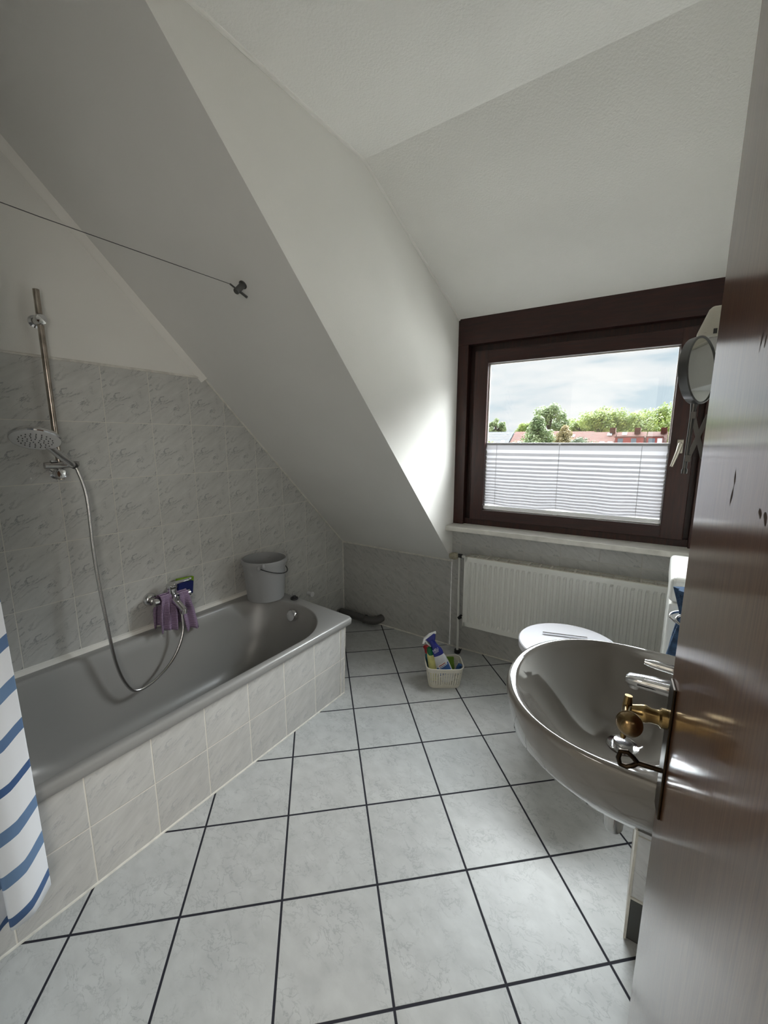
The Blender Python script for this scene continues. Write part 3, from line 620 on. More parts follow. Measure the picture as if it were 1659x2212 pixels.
cu = thing('shower_curtain', (0.74, -2.38, 0.1), 'white shower curtain with painted blue stripes bunched at the near end of the tub', 'curtain')
pathx = [(0.772, -2.215), (0.790, -2.235), (0.800, -2.262), (0.792, -2.292), (0.770, -2.306), (0.742, -2.300), (0.735, -2.318), (0.752, -2.345), (0.785, -2.352), (0.792, -2.378), (0.765, -2.40), (0.740, -2.41), (0.742, -2.44), (0.775, -2.45)]
pathx = [(0.756, -2.184), (0.763, -2.200), (0.772, -2.222), (0.776, -2.250), (0.768, -2.275), (0.742, -2.272), (0.718, -2.262), (0.716, -2.285), (0.735, -2.308), (0.762, -2.322), (0.764, -2.355), (0.735, -2.37), (0.722, -2.40), (0.745, -2.43), (0.760, -2.46), (0.73, -2.49)]
sm_ = spline([(x, y, 0) for x, y in pathx], 8)
nz_ = 40; vs, fs, uv = [], [], []
acc = [0.0]
for i in range(1, len(sm_)): acc.append(acc[-1]+(sm_[i]-sm_[i-1]).length)
for k in range(nz_+1):
    f = k/nz_; z = 0.125+(1.925-0.125)*f
    for i, p_ in enumerate(sm_):
        g = i/(len(sm_)-1)
        x = (p_.x*(1-f)+(0.705+0.25*(p_.x-0.745))*f)+0.006*sin(f*7+g*9)
        y = p_.y*(1-0.0*f)
        zz = z+(0.022*sin(acc[i]*16+1.0) - 0.05*max(0, g-0.35) if f < 0.5 else 0)*(1-2*min(f, .5)) + (0.030*max(0, 1-acc[i]/0.05))*(1-f)
        vs.append(Vector((x, y, zz))); uv.append((acc[i], z+0.25*acc[i]*(1.0)))
n = len(sm_)
for k in range(nz_):
    for i in range(n-1): fs.append((k*n+i, k*n+i+1, (k+1)*n+i+1, (k+1)*n+i))
me = bpy.data.meshes.new('cloth'); me.from_pydata(vs, [], fs); me.update(); ul = me.uv_layers.new(name='UVMap')
for lp in me.loops: ul.data[lp.index].uv = uv[lp.vertex_index]
for p_ in me.polygons: p_.use_smooth = True
o = bpy.data.objects.new('cloth', me); COL.objects.link(o); me.materials.append(M_curt); o.parent = cu; o.matrix_parent_inverse = Matrix.Translation(cu.location).inverted()
so = o.modifiers.new('thick', 'SOLIDIFY'); so.thickness = 0.0012
for i in range(8):
    yy = -2.20-i*0.04; mb = MB()
    pts = [(0.703+0.0*k, yy+0.0, 1.938)] if False else [Vector((0.703+0.002, yy+0.013*cos(2*pi*k/16), 1.943+0.016*sin(2*pi*k/16))) for k in range(17)]
    mb.tube(pts, 0.0015, 6); mb.build('curtain_ring', M_white, cu, sm=True)

# ------------------------------------------------------------------ radiator under the window
rd = thing('radiator', W(1.6, -0.08, 0.2), 'white ribbed panel radiator on the wall under the window', 'radiator')
rx0, rx1, rz0, rz1, ry = 1.068, 2.16, 0.215, 0.672, -0.105
fr = MB(); vs = []; fs = []
ncol = 33; per = (rx1-rx0-0.03)/ncol; prof = []
x = rx0+0.015
for c in range(ncol):
    for (fx, fy) in ((0.0, 0), (0.28, 0), (0.42, 1), (0.72, 1), (0.86, 0)): prof.append((x+fx*per, fy))
    x += per
prof.append((x, 0))
rows = [(rz0+.028, 0), (rz0+.045, 1), (rz1-.045, 1), (rz1-.028, 0)]
for z, a in rows:
    for xx, d in prof: vs.append(W(xx, ry-0.0+(0.007*d*a), z))
m_ = len(prof)
for r in range(3):
    for c in range(m_-1): fs.append((r*m_+c, r*m_+c+1, (r+1)*m_+c+1, (r+1)*m_+c))
fr.add(vs, fs)
WB(fr, rx0, rx1, ry, ry+.012, rz0, rz0+.028); WB(fr, rx0, rx1, ry, ry+.012, rz1-.028, rz1); WB(fr, rx0, rx0+.015, ry, ry+.012, rz0, rz1); WB(fr, rx1-.015, rx1, ry, ry+.012, rz0, rz1)
fr.build('front_panel', M_rad, rd)
mb = MB(); WB(mb, rx0+.002, rx1, ry+.012, ry+.020, rz0, rz1-.004); WB(mb, rx0+.002, rx1, -0.030, -0.018, rz0, rz1-.002); WB(mb, rx0-.002, rx0+.004, ry+.004, -0.02, rz0+.005, rz1+.004)
WB(mb, rx0-.004, rx0+.0, ry-.001, ry+.02, rz0+.0, rz1+.004)
mb.build('side_cover', M_rad, rd)
gr = MB(); WB(gr, rx0, rx1, ry+.0, ry+.010, rz1, rz1+.004); WB(gr, rx0, rx1, -0.028, -0.020, rz1, rz1+.004)
k = 0; x = rx0
while x < rx1:
    WB(gr, x, x+.010, ry+.008, -0.022, rz1, rz1+.004); x += 0.062
for yy in (ry+.03, ry+.05): WB(gr, rx0, rx1, yy, yy+.0035, rz1-.004, rz1+.001)
gr.build('top_grille', pm('dusty_grille', (0.58, 0.55, 0.48), 0.6), rd)
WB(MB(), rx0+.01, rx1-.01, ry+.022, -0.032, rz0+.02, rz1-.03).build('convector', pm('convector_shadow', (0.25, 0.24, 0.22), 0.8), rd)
pp = MB(); pxx = 1.024
pp.tube([W(pxx-.006, -.07, 0.66), W(pxx-.002, -.07, 0.3), W(pxx, -.07, 0.0)], 0.008, 12); pp.tube([W(pxx-.006, -.07, 0.662), W(pxx+.045, -.07, 0.662)], 0.008, 12); pp.tube([W(pxx-.001, -.07, 0.255), W(pxx+.045, -.07, 0.255)], 0.007, 12)
pp.build('pipe', M_rad, rd, sm=True)
vv = MB(); vv.cyl(W(1.035, -.07, 0.664), W(1.000, -.07, 0.664), 0.013, 16); vv.build('valve_body', M_black, rd, sm=True); vv = MB(); vv.cyl(W(1.024, -.07, .245), W(1.046, -.07, 0.262), 0.012, 14)
vv.build('valve_body', M_black, rd, sm=True); vv = MB(); vv.cyl(W(1.024, -.07, 0.0), W(1.024, -.07, 0.022), 0.020, 14); vv.tube([W(1.03, -.08, 0.012), W(1.05, -.085, 0.022), W(1.058, -.09, 0.045)], 0.003, 6)
vv.build('pipe_collar', M_black, rd, sm=True)
kn = MB(); kn.lathe([(0.013, 0), (0.021, 0.006), (0.024, 0.022), (0.023, 0.04), (0.017, 0.056), (0.004, 0.060)], W(1.012, -.075, 0.664), (-0.93, -0.25, -0.10), 20)
kn.build('thermostat_knob', pm('aged_plastic', (0.30, 0.27, 0.20), 0.45, var=(90, 0.3)), rd, sm=True)

# ------------------------------------------------------------------ drain pipe in the far left corner
dp = thing('drain_pipe', (0.2, -0.05, 0.0), 'dark grey plastic drain pipe with elbow on the floor in the far left corner', 'pipe')
MB().tube([(0.03, -0.075, 0.052), (0.27, -0.073, 0.047)], 0.027, 20).build('tube', M_pipe, dp, sm=True)
MB().tube(spline([(0.26, -0.073, 0.047), (0.31, -0.073, 0.046), (0.345, -0.065, 0.048), (0.368, -0.04, 0.052), (0.372, 0.0, 0.055)], 6), 0.029, 20).build('elbow', M_pipe, dp, sm=True)
MB().lathe([(0.033, 0), (0.034, 0.006), (0.033, 0.014)], (0.262, -0.073, 0.047), (1, 0, 0), 20).build('socket_ring', M_pipe, dp, sm=True)
st_ = MB(); st_.tube([(0.12, -0.57, 0.475), (0.10, -0.57, 0.47), (0.0, -0.57, 0.46)], 0.012, 12)
st_ = MB(); st_.cyl((0.0, -0.40, 0.30), (0.035, -0.40, 0.30), 0.014, 14); st_.cyl((0.035, -0.40, 0.30), (0.045, -0.40, 0.30), 0.019, 14)
tag(st_.build('wall_spigot', M_white, None, sm=True), 'small white pipe stub on the left wall just beyond the end of the tub', 'pipe stub')

# ------------------------------------------------------------------ basket with cleaning bottles
bc = Vector((1.098, -0.420, 0)); ba = radians(34)
bw, bd, bh = 0.105, 0.080, 0.118
bkx = Vector((cos(ba), sin(ba), 0)); bky = Vector((-sin(ba), cos(ba), 0))
def BK(x, y, z): return bc+bkx*x+bky*y+Vector((0, 0, z))
bsk = thing('storage_basket', bc, 'small cream lattice plastic basket on the floor below the left end of the radiator', 'basket')
def rr_pts(a, b, r, n):
    pts = []
    for (sx, sy, s0) in ((1, 1, 0), (-1, 1, 1), (-1, -1, 2), (1, -1, 3)):
        for i in range(n):
            an = (s0+i/(n-1))*pi/2; pts.append((sx*(a-r)+r*cos(an), sy*(b-r)+r*sin(an)))
    return pts
def resample(pts, n):
    P = [Vector((x, y, 0)) for x, y in pts]; P.append(P[0]); acc = [0]
    for i in range(1, len(P)): acc.append(acc[-1]+(P[i]-P[i-1]).length)
    out = []; j = 0
    for k in range(n):
        s = acc[-1]*k/n
        while acc[j+1] < s: j += 1
        t = (s-acc[j])/max(1e-9, acc[j+1]-acc[j]); out.append(P[j].lerp(P[j+1], t))
    return out
nb = 94; base = resample(rr_pts(1, 1, 0.001, 2), 4)
def bring(f, off=0.0):
    s = 0.86+0.14*f; return resample(rr_pts(bw*s+off, bd*s+off, 0.035, 8), nb)
# lattice: frame of vertical and horizontal bars left between real holes
vs, fs = [], []; zl = [0.0, 0.010]
rowsn = 9
for i in range(rowsn): z = 0.016+i*0.0098; zl += [z, z+0.0032]
zl += [0.106, 0.117]
for zi in zl:
    for p_ in bring(zi/bh): vs.append(BK(p_.x, p_.y, zi))
for k in range(len(zl)-1):
    for i in range(nb):
        hole = (3 <= k <= 17 and k % 2 == 1) and (i % 2 == 0)
        if not hole: fs.append((k*nb+i, k*nb+(i+1) % nb, (k+1)*nb+(i+1) % nb, (k+1)*nb+i))
fs.append(tuple(range(nb)))
o = MB().add(vs, fs).build('lattice_wall', M_cream, bsk); so = o.modifiers.new('thick', 'SOLIDIFY'); so.thickness = 0.0016
rim = [BK(p_.x, p_.y, bh+0.004*abs(p_.x)/bw) for p_ in bring(1.0, 0.001)]; rim.append(rim[0])
MB().tube(rim, 0.0034, 8).build('rim', M_cream, bsk, sm=True)

def bottle_mesh(mb, sections, M4, n=28):
    """sections: (z, half width, half depth, x offset)"""
    rings = []
    for z, a, b_, ox in sections:
        rings.append([M4 @ Vector((ox+a*cos(2*pi*i/n), b_*sin(2*pi*i/n), z)) for i in range(n)])
    return mb.loft(rings)
# spray bottle leaning to the left: label side to the camera
toc = (CAM-bc); toc.z = 0; toc.normalize(); side = Vector((-toc.y, toc.x, 0))   # side points to the right in the view
sidr = Vector((0, 0, 1)).cross(toc) ; sidr.normalize()
def lean_frame(base, lean_side, lean_back):
    up_ = (Vector((0, 0, 1))+sidr*lean_side-toc*lean_back).normalized(); x_ = (sidr-up_*sidr.dot(up_)).normalized(); y_ = up_.cross(x_)
    return Matrix(((x_.x, y_.x, up_.x, base.x), (x_.y, y_.y, up_.y, base.y), (x_.z, y_.z, up_.z, base.z), (0, 0, 0, 1)))
F = lean_frame(bc+sidr*0.032+toc*0.008+Vector((0, 0, 0.014)), -0.44, 0.10) @ Matrix.Scale(1.08, 4)
sb_ = thing('spray_bottle', F.translation, 'white spray cleaner bottle with blue trigger head leaning in the basket', 'spray bottle')
M_sw = pm('bottle_white', (0.66, 0.68, 0.72), 0.3); M_blue = pm('bottle_blue', (0.012, 0.02, 0.22), 0.3); M_lblue = pm('label_blue', (0.05, 0.14, 0.42), 0.4)
bottle_mesh(MB(), [(0, .034, .020, 0), (.004, .038, .022, 0), (.05, .040, .024, 0), (.10, .039, .023, 0), (.135, .034, .022, 0), (.150, .030, .020, 0), (.165, .031, .019, 0), (.180, .028, .018, 0), (.196, .019, .015, 0)], F).build('bottle', M_sw, sb_, sm=True, ang=50)
bottle_mesh(MB(), [(.150, .0315, .0215, -.001), (.166, .0325, .0205, -.001), (.181, .0295, .0195, -.001), (.198, .020, .017, -.001), (.212, .0165, .016, -.002), (.232, .0165, .015, -.004), (.240, .018, .014, -.002)], F).build('collar', M_blue, sb_, sm=True, ang=50); coll_ = bpy.data.objects['collar']
hd_ = MB(); 
def FB(x, y, z): return F @ Vector((x, y, z))
def prism(mb, poly, y0, y1, fr=FB):
    n_ = len(poly); vs = [fr(x, y0, z) for x, z in poly]+[fr(x, y1, z) for x, z in poly]
    return mb.add(vs, [tuple(range(n_-1, -1, -1)), tuple(range(n_, 2*n_))]+[(i, (i+1) % n_, n_+(i+1) % n_, n_+i) for i in range(n_)])
prism(hd_, [(-0.020, .232), (0.016, .232), (0.030, .262), (0.022, .270), (-0.030, .252)], -0.012, 0.012)
hd_ = hd_.build('trigger_head', M_blue, sb_, bevel=0.003)
tp = MB(); prism(tp, [(-0.058, .236), (-0.046, .232), (-0.032, .250), (0.022, .268), (0.034, .262), (0.034, .272), (-0.004, .272), (-0.040, .258)], -0.011, 0.011)
prism(tp, [(-0.040, .246), (-0.030, .246), (-0.026, .222), (-0.016, .205), (-0.022, .203), (-0.034, .222)], -0.006, 0.006)
tp.build('nozzle_shroud', M_white, hd_, bevel=0.0015)
# label: blue lower band, face-free; a white panel with two red lines and NEU lettering on the collar
def patch(mb, x0, x1, z0, z1, skew, a, b_, off=0.0006, n=10, yy=1):
    vs = []; fs = []
    for k in range(n+1):
        x = x0+(x1-x0)*k/n
        y = -sqrt(max(0.0, 1-(x/a)**2))*b_-off
        for z in (z0, z1): vs.append(F @ Vector((x, y, z+skew*(x-x0))))
    for k in range(n): fs.append((2*k, 2*k+2, 2*k+3, 2*k+1))
    return mb.add(vs, fs)
def side_sign():
    return 1 if (F.to_3x3() @ Vector((0, -1, 0))).dot(toc) > 0 else -1
SGN = side_sign()
if SGN < 0:
    _p = patch
    def patch(mb, x0, x1, z0, z1, skew, a, b_, off=0.0006, n=10):
        vs = []; fs = []
        for k in range(n+1):
            x = x0+(x1-x0)*k/n; y = sqrt(max(0.0, 1-(x/a)**2))*b_+off
            for z in (z0, z1): vs.append(F @ Vector((x, y, z+skew*(x-x0))))
        for k in range(n): fs.append((2*k, 2*k+2, 2*k+3, 2*k+1))
        return mb.add(vs, fs)
lab_ = patch(MB(), -.034, .036, .040, .088, 0.22, .0405, .0245).build('label', M_lblue, sb_)
patch(MB(), -.022, .030, .082, .104, 0.22, .0405, .0250, 0.0008).build('label_panel', M_white, lab_)
M_red = pm('label_red', (0.35, 0.02, 0.03), 0.5)
rdl = MB(); patch(rdl, -.016, .022, .095, .099, 0.22, .0405, .0255, 0.001); rdl.build('label_line', M_red, lab_); rdl = MB(); patch(rdl, -.016, .026, .087, .090, 0.22, .0405, .0255, 0.001); rdl.build('label_line', M_lblue, lab_)
def text_on(parent, body, size, M4, mat, name='lettering'):
    cu_ = bpy.data.curves.new(name, 'FONT'); cu_.body = body; cu_.size = size; cu_.align_x = 'CENTER'; cu_.align_y = 'CENTER'; cu_.extrude = 0.0002
    tmp = bpy.data.objects.new('tmp', cu_); COL.objects.link(tmp); bpy.context.view_layer.update()
    me = bpy.data.meshes.new_from_object(tmp.evaluated_get(bpy.context.evaluated_depsgraph_get())); bpy.data.objects.remove(tmp)
    me.name = name; o = bpy.data.objects.new(name, me); COL.objects.link(o); me.materials.clear(); me.materials.append(mat)
    o.parent = parent; o.matrix_parent_inverse = Matrix.Translation(parent.location).inverted(); o.matrix_world = M4
    o.matrix_basis = M4
    return o
yside = -1 if SGN > 0 else 1
xa = F.to_3x3() @ Vector((1, 0, 0)); za = F.to_3x3() @ Vector((0, 0, 1)); ya = xa.cross(za)
nx_ = F.to_3x3() @ Vector((0, yside, 0))
def face_frame(p):   # text frame facing the camera side
    X_ = xa; Z_ = nx_; Y_ = Z_.cross(X_)
    if Y_.dot(za) < 0: X_ = -xa; Y_ = Z_.cross(X_)
    return Matrix(((X_.x, Y_.x, Z_.x, p.x), (X_.y, Y_.y, Z_.y, p.y), (X_.z, Y_.z, Z_.z, p.z), (0, 0, 0, 1)))
text_on(coll_, 'NEU', 0.017, face_frame(F @ Vector((0.0, yside*0.0225, 0.186))) @ Matrix.Rotation(radians(12), 4, 'Z'), M_white)
ln = MB()
for zz in (0.168, 0.173): patch(ln, -.014, .014, zz, zz+.0015, 0.22, .034, .0215, 0.0014, 6)
ln.build('small_print', M_white, coll_)
# yellow bottle with green flip cap
F2 = lean_frame(bc-sidr*0.052+toc*0.006+Vector((0, 0, 0.012)), -0.14, 0.04)
yb = thing('cleaner_bottle', F2.translation, 'yellow cleaner bottle with a green cap in the left end of the basket', 'bottle', 'cleaning bottles in the basket')
bottle_mesh(MB(), [(0, .022, .018, 0), (.004, .024, .020, 0), (.11, .0235, .020, -.002), (.15, .021, .018, -.004), (.172, .016, .014, -.006)], F2).build('body', pm('pale_yellow', (0.62, 0.60, 0.24), 0.35, var=(25, 0.1)), yb, sm=True, ang=50)
bottle_mesh(MB(), [(.155, .0165, .0205, -.002), (.163, .0175, .018, -.005), (.180, .0165, .0165, -.006), (.194, .013, .013, -.006), (.199, .006, .006, -.006)], F2).build('cap', pm('green_cap', (0.0, 0.12, 0.035), 0.35), yb, sm=True)
F3 = lean_frame(bc-sidr*0.060-toc*0.030+Vector((0, 0, 0.012)), -0.25, 0.05)
tb = thing('cleaner_bottle', F3.translation, 'teal cleaner bottle with a red cap behind the yellow one in the basket', 'bottle', 'cleaning bottles in the basket')
bottle_mesh(MB(), [(0, .020, .018, 0), (.004, .022, .020, 0), (.11, .022, .020, 0), (.135, .018, .017, 0), (.148, .011, .011, 0)], F3).build('body', pm('teal_plastic', (0.01, 0.10, 0.14), 0.3), tb, sm=True, ang=50)
bottle_mesh(MB(), [(.144, .0135, .0135, 0), (.150, .0165, .0165, 0), (.172, .0155, .0155, 0), (.184, .0185, .0165, -.002), (.190, .012, .012, -.002)], F3).build('cap', pm('red_cap', (0.30, 0.006, 0.008), 0.35), tb, sm=True)
F4 = lean_frame(bc+sidr*0.055-toc*0.030+Vector((0, 0, 0.03)), -0.1, 0.15)
gp = MB(); gp.box((-.030, -.006, 0), (.012, .006, .105), F4); tag(gp.build('scouring_pad', pm('green_pad', (0.12, 0.22, 0.02), 0.9, bump=(300, 0.7, .003)), None, bevel=0.002), 'green scouring pad standing behind the spray bottle in the basket', 'scouring pad')
bc2 = MB(); F5 = lean_frame(bc+sidr*0.074+toc*0.004+Vector((0, 0, 0.06)), 0.4, 0.0)
rings = []
for k in range(7):
    z = k*0.010; rings.append([F5 @ Vector(((0.018-0.001*k)*cos(a)*(1+0.25*sin(3*a+k)), (0.014)*sin(a)*(1+0.2*cos(2*a+k)), z)) for a in [2*pi*i/16 for i in range(16)]])
bc2.loft(rings); tag(bc2.build('cleaning_rag', pm('blue_rag', (0.02, 0.07, 0.20), 0.9), None, sm=True), 'crumpled blue rag in the right end of the basket', 'cloth')

# ------------------------------------------------------------------ round lidded bin
bn = thing('laundry_bin', (1.772, -0.572, 0), 'round white bin with an overhanging lid between the radiator and the washbasin', 'bin')
MB().lathe([(0.150, 0), (0.155, 0.004), (0.176, 0.455), (0.176, 0.470)], (1.772, -0.572, 0), (0, 0, 1), 64).build('body', pm('bin_grey', (0.42, 0.42, 0.43), 0.5), bn, sm=True)
MB().lathe([(0.18, 0.466), (0.206, 0.466), (0.210, 0.470), (0.210, 0.496), (0.206, 0.500), (0.01, 0.5005)], (1.772, -0.572, 0), (0, 0, 1), 72).build('bin_lid', pm('lid_white', (0.66, 0.66, 0.70), 0.45), bn, sm=True)
mb = MB(); hdv = Vector((0.95, 0.30, 0)).normalized(); hpn = Vector((-hdv.y, hdv.x, 0)); p0 = Vector((1.655, -0.545, 0.500))
pts = [p0+hdv*a+hpn*b_+Vector((0, 0, z)) for z in (0.0, 0.012) for a, b_ in ((0, -.004), (0.19, -.004), (0.19, .004), (0, .004))]
mb.add(pts, [(0,3,2,1),(4,5,6,7),(0,1,5,4),(1,2,6,5),(2,3,7,6),(3,0,4,7)]); mb.build('handle', M_chrome, bpy.data.objects['bin_lid'], bevel=0.001)

# ------------------------------------------------------------------ tiled box behind the basin, washing machine
bxo = sempty('wall_box', (2.18, -1.1, 0))
MB().box((2.0905, -1.283, 0.146), (2.30, -0.72, 0.56)).build('tiled_face', M_boxtile, bxo)
MB().box((2.0840, -1.2845, 0.0), (2.0905, -0.72, 0.5605)).build('tile_edge', M_caulk, bxo)
MB().box((2.0915, -1.2835, 0.008), (2.2, -1.27, 0.140)).build('inspection_panel', pm('grey_panel', (0.075, 0.078, 0.075), 0.4), bxo, bevel=0.001)
MB().box((2.0905, -1.280, 0.0), (2.30, -0.72, 0.146)).build('plinth', M_dgrey, bxo)
MB().box((2.088, -1.286, 0.139), (2.30, -1.275, 0.146)).build('joint', M_caulk, bxo)
wm = thing('washing_machine', (2.2, -0.47, 0), 'white top-loading washing machine in the corner beside the radiator', 'washing machine')
MB().box((2.112, -0.668, 0.01), (2.298, -0.30, 0.800)).build('cabinet', M_enamel, wm, bevel=0.008, bseg=3)
MB().box((2.108, -0.672, 0.804), (2.298, -0.295, 0.900)).build('lid', M_enamel, wm, bevel=0.018, bseg=4)

# ------------------------------------------------------------------ washbasin
ws_ = thing('washbasin', (2.06, -1.485, 0.66), 'oval grey ceramic washbasin on the right wall in front of the door', 'washbasin')
def outline(s, cx=2.05, cy=-1.485, a=0.262, b_=0.252, xw=2.30, n=96, shrink_wall=0.0):
    pts = []
    for k in range(n):
        an = 2*pi*k/n; c, s_2 = cos(an), sin(an)
        if c <= 0: x = cx+a*s*(-abs(c)**(0.92)); y = cy+b_*s*(abs(s_2)**0.92)*(1 if s_2 >= 0 else -1)
        else:
            wx = (xw-shrink_wall-cx); ex = 0.22
            x = cx+wx*(abs(c)**ex)*(1 if True else 1)*min(1, 1.0); y = cy+b_*s*(abs(s_2)**0.30)*(1 if s_2 >= 0 else -1)
        pts.append((x, y))
    return pts
def ell(cx, cy, a, b_, n=96):
    pts = []
    for k in range(n):
        an = 2*pi*k/n; pts.append((cx+a*cos(an), cy+b_*sin(an)))
    return pts
def rz(p, z): return [Vector((x, y, z)) for x, y in p]
def mixp(p, q, t): return [(a[0]*(1-t)+b_[0]*t, a[1]*(1-t)+b_[1]*t) for a, b_ in zip(p, q)]
O1 = outline(1.0); bowl = ell(1.992, -1.483, 0.178, 0.228)
rings = [rz(ell(2.12, -1.485, 0.05, 0.05), 0.668), rz(mixp(ell(2.12, -1.485, 0.13, 0.10), O1, 0.12), 0.674), rz(mixp(ell(2.10, -1.485, 0.16, 0.13), O1, 0.32), 0.690),
         rz(mixp(ell(2.08, -1.485, 0.18, 0.15), O1, 0.56), 0.718), rz(mixp(ell(2.06, -1.485, 0.20, 0.18), O1, 0.80), 0.762), rz(outline(0.975), 0.805), rz(outline(1.0), 0.835), rz(outline(0.998), 0.846),
         rz(outline(0.985), 0.852), rz(outline(0.965), 0.853), rz(mixp(outline(0.955), bowl, 0.80), 0.850), rz(bowl, 0.846), rz(ell(1.994, -1.483, 0.170, 0.219), 0.838)]
for t_, z in ((0.92, 0.815), (0.82, 0.788), (0.70, 0.762), (0.56, 0.738), (0.40, 0.721), (0.26, 0.713), (0.14, 0.709)):
    g = 1-t_; rings.append(rz(ell(1.994+(2.036-1.994)*g, -1.483+(-1.460+1.483)*g, 0.170*t_, 0.219*t_), z))
MB().loft(rings, True, True).build('bowl', M_sink, ws_, sm=True, ang=70)
dr = Vector((2.036, -1.460, 0.709))
MB().lathe([(0.030, 0.0), (0.033, 0.002), (0.031, 0.004), (0.023, 0.003)], dr, (0, 0, 1), 36).build('drain_ring', M_chrome, ws_, sm=True); dr_ = bpy.data.objects['drain_ring']
MB().lathe([(0.020, 0.003), (0.020, 0.010), (0.018, 0.013), (0.004, 0.014)], dr, (0, 0, 1), 36).build('drain_plug', M_chrome, dr_, sm=True)
MB().lathe([(0.0295, 0.0012), (0.0215, 0.0012)], dr, (0, 0, 1), 36, False, False).build('drain_gap', M_black, dr_)
# trap under the basin
tr_ = thing('bottle_trap', (2.034, -1.46, 0.48), 'chrome bottle trap hanging below the washbasin', 'trap')
MB().lathe([(0.008, 0.0), (0.016, 0.003), (0.0205, 0.012), (0.0215, 0.05), (0.0215, 0.085), (0.018, 0.090), (0.016, 0.10), (0.016, 0.17)], (2.034, -1.46, 0.487), (0, 0, 1), 28).build('cup', M_chromed, tr_, sm=True)
MB().tube([(2.034, -1.46, 0.565), (2.15, -1.46, 0.565), (2.30, -1.46, 0.565)], 0.016, 16).build('outlet_pipe', M_chromed, tr_, sm=True)
# basin mixer
tm = thing('basin_mixer', (2.20, -1.475, 0.853), 'chrome single-lever mixer tap on the washbasin', 'tap')
mb = MB(); mb.lathe([(0.027, 0), (0.025, 0.006), (0.023, 0.05), (0.023, 0.055)], (2.195, -1.475, 0.852), (0, 0, 1), 28)
rings = []
for x, zc, hw, hh in ((2.20, 0.884, .020, .016), (2.13, 0.883, .019, .0155), (2.06, 0.883, .017, .013), (2.034, 0.883, .015, .0105), (2.028, 0.882, .010, .006)):
    rings.append([Vector((x, -1.475+hw*cos(a)*(abs(cos(a))**-0.3 if abs(cos(a)) > .05 else 1), zc+hh*sin(a)*(abs(sin(a))**-0.3 if abs(sin(a)) > .05 else 1))) for a in [2*pi*i/24 for i in range(24)]])
mb.loft(rings); mb.cyl((2.045, -1.475, 0.876), (2.043, -1.475, 0.866), 0.0105, 18)
mb.build('spout', M_chrome, tm, sm=True)
MB().box((2.05, -1.4925, 0.8805), (2.175, -1.4575, 0.8830)).build('groove', M_black, tm)
mb = MB(); mb.lathe([(0.023, 0), (0.024, 0.010), (0.018, 0.024), (0.004, 0.028)], (2.195, -1.475, 0.905), (0, 0, 1), 28)
mb.tube([(2.19, -1.475, 0.925), (2.13, -1.475, 0.925), (2.075, -1.475, 0.928), (2.058, -1.475, 0.929)], 0.008, 14, radii=[0.012, 0.009, 0.0085, 0.005]); mb.build('lever', M_chrome, tm, sm=True)

# ------------------------------------------------------------------ towel ring and towel
tr2 = thing('towel_ring', (2.18, -0.86, 0.84), 'pair of chrome towel rings above the towel at the right wall', 'towel ring')
for (c_, r_) in (((2.155, -0.90, 0.835), 0.043), ((2.170, -0.94, 0.842), 0.043)):
    c_ = Vector(c_); MB().tube([c_+Vector((r_*cos(2*pi*k/28), 0.6*r_*sin(2*pi*k/28), 0.28*r_*sin(2*pi*k/28))) for k in range(29)], 0.0042, 10).build('ring', M_chromed, tr2, sm=True)
MB().tube([(2.19, -0.92, 0.84), (2.30, -0.92, 0.84)], 0.007, 12).build('wall_arm', M_chromed, tr2, sm=True)
vs, fs = [], []
nv = 30; nh = 40
for k in range(nv+1):
    f = k/nv; z = 0.93-f*0.40
    if f < 0.22: rad = 0.024+0.018*abs(f-0.22)/0.22
    else: rad = 0.024+0.055*((f-0.22)/0.78)**0.8
    for i in range(nh):
        a = 2*pi*i/nh; r_ = rad*(1+0.16*sin(5*a+f*3)+0.08*sin(9*a))
        vs.append(Vector((2.160+0.012*f+r_*cos(a), -0.90+0.8*r_*sin(a), z+0.01*sin(3*a)*(f > .9))))
MBv = MB()
rings = [vs[k*nh:(k+1)*nh] for k in range(nv+1)]
MBv.loft(rings)
tag(MBv.build('towel', M_towel, None, sm=True, ang=80), 'blue towel pulled through the ring beside the washing machine', 'towel')

# ------------------------------------------------------------------ shaving mirror on scissor arm
mrn = thing('magnifying_mirror', (2.10, -1.10, 1.33), 'round chrome-rimmed magnifying mirror on an extending scissor arm by the window', 'mirror')
mc = Vector((2.107, -1.10, 1.562)); mn = Vector((0.90, -0.40, 0.06)).normalized()
MB().lathe([(0.070, -0.022), (0.081, -0.020), (0.083, -0.006), (0.083, 0.0), (0.079, 0.002), (0.077, -0.001)], mc, mn, 56, True, False).build('rim', M_steel, mrn, sm=True)
MB().lathe([(0.078, -0.001), (0.02, 0.0)], mc, mn, 56, False, True).build('mirror_glass', M_mirror, mrn, sm=True)
MB().tube([(2.099, -1.10, 1.482), (2.098, -1.10, 1.452), (2.096, -1.10, 1.315)], 0.0048, 12, radii=[.008, .0055, .005]).build('spindle', M_steel, mrn, sm=True)
MB().lathe([(0.0065, 0), (0.007, 0.008), (0.005, 0.014)], (2.096, -1.10, 1.302), (0, 0, 1), 14).build('end_knob', M_steel, mrn, sm=True)
xa0 = 2.100; stp = 0.0335; zt, zb = 1.452, 1.342
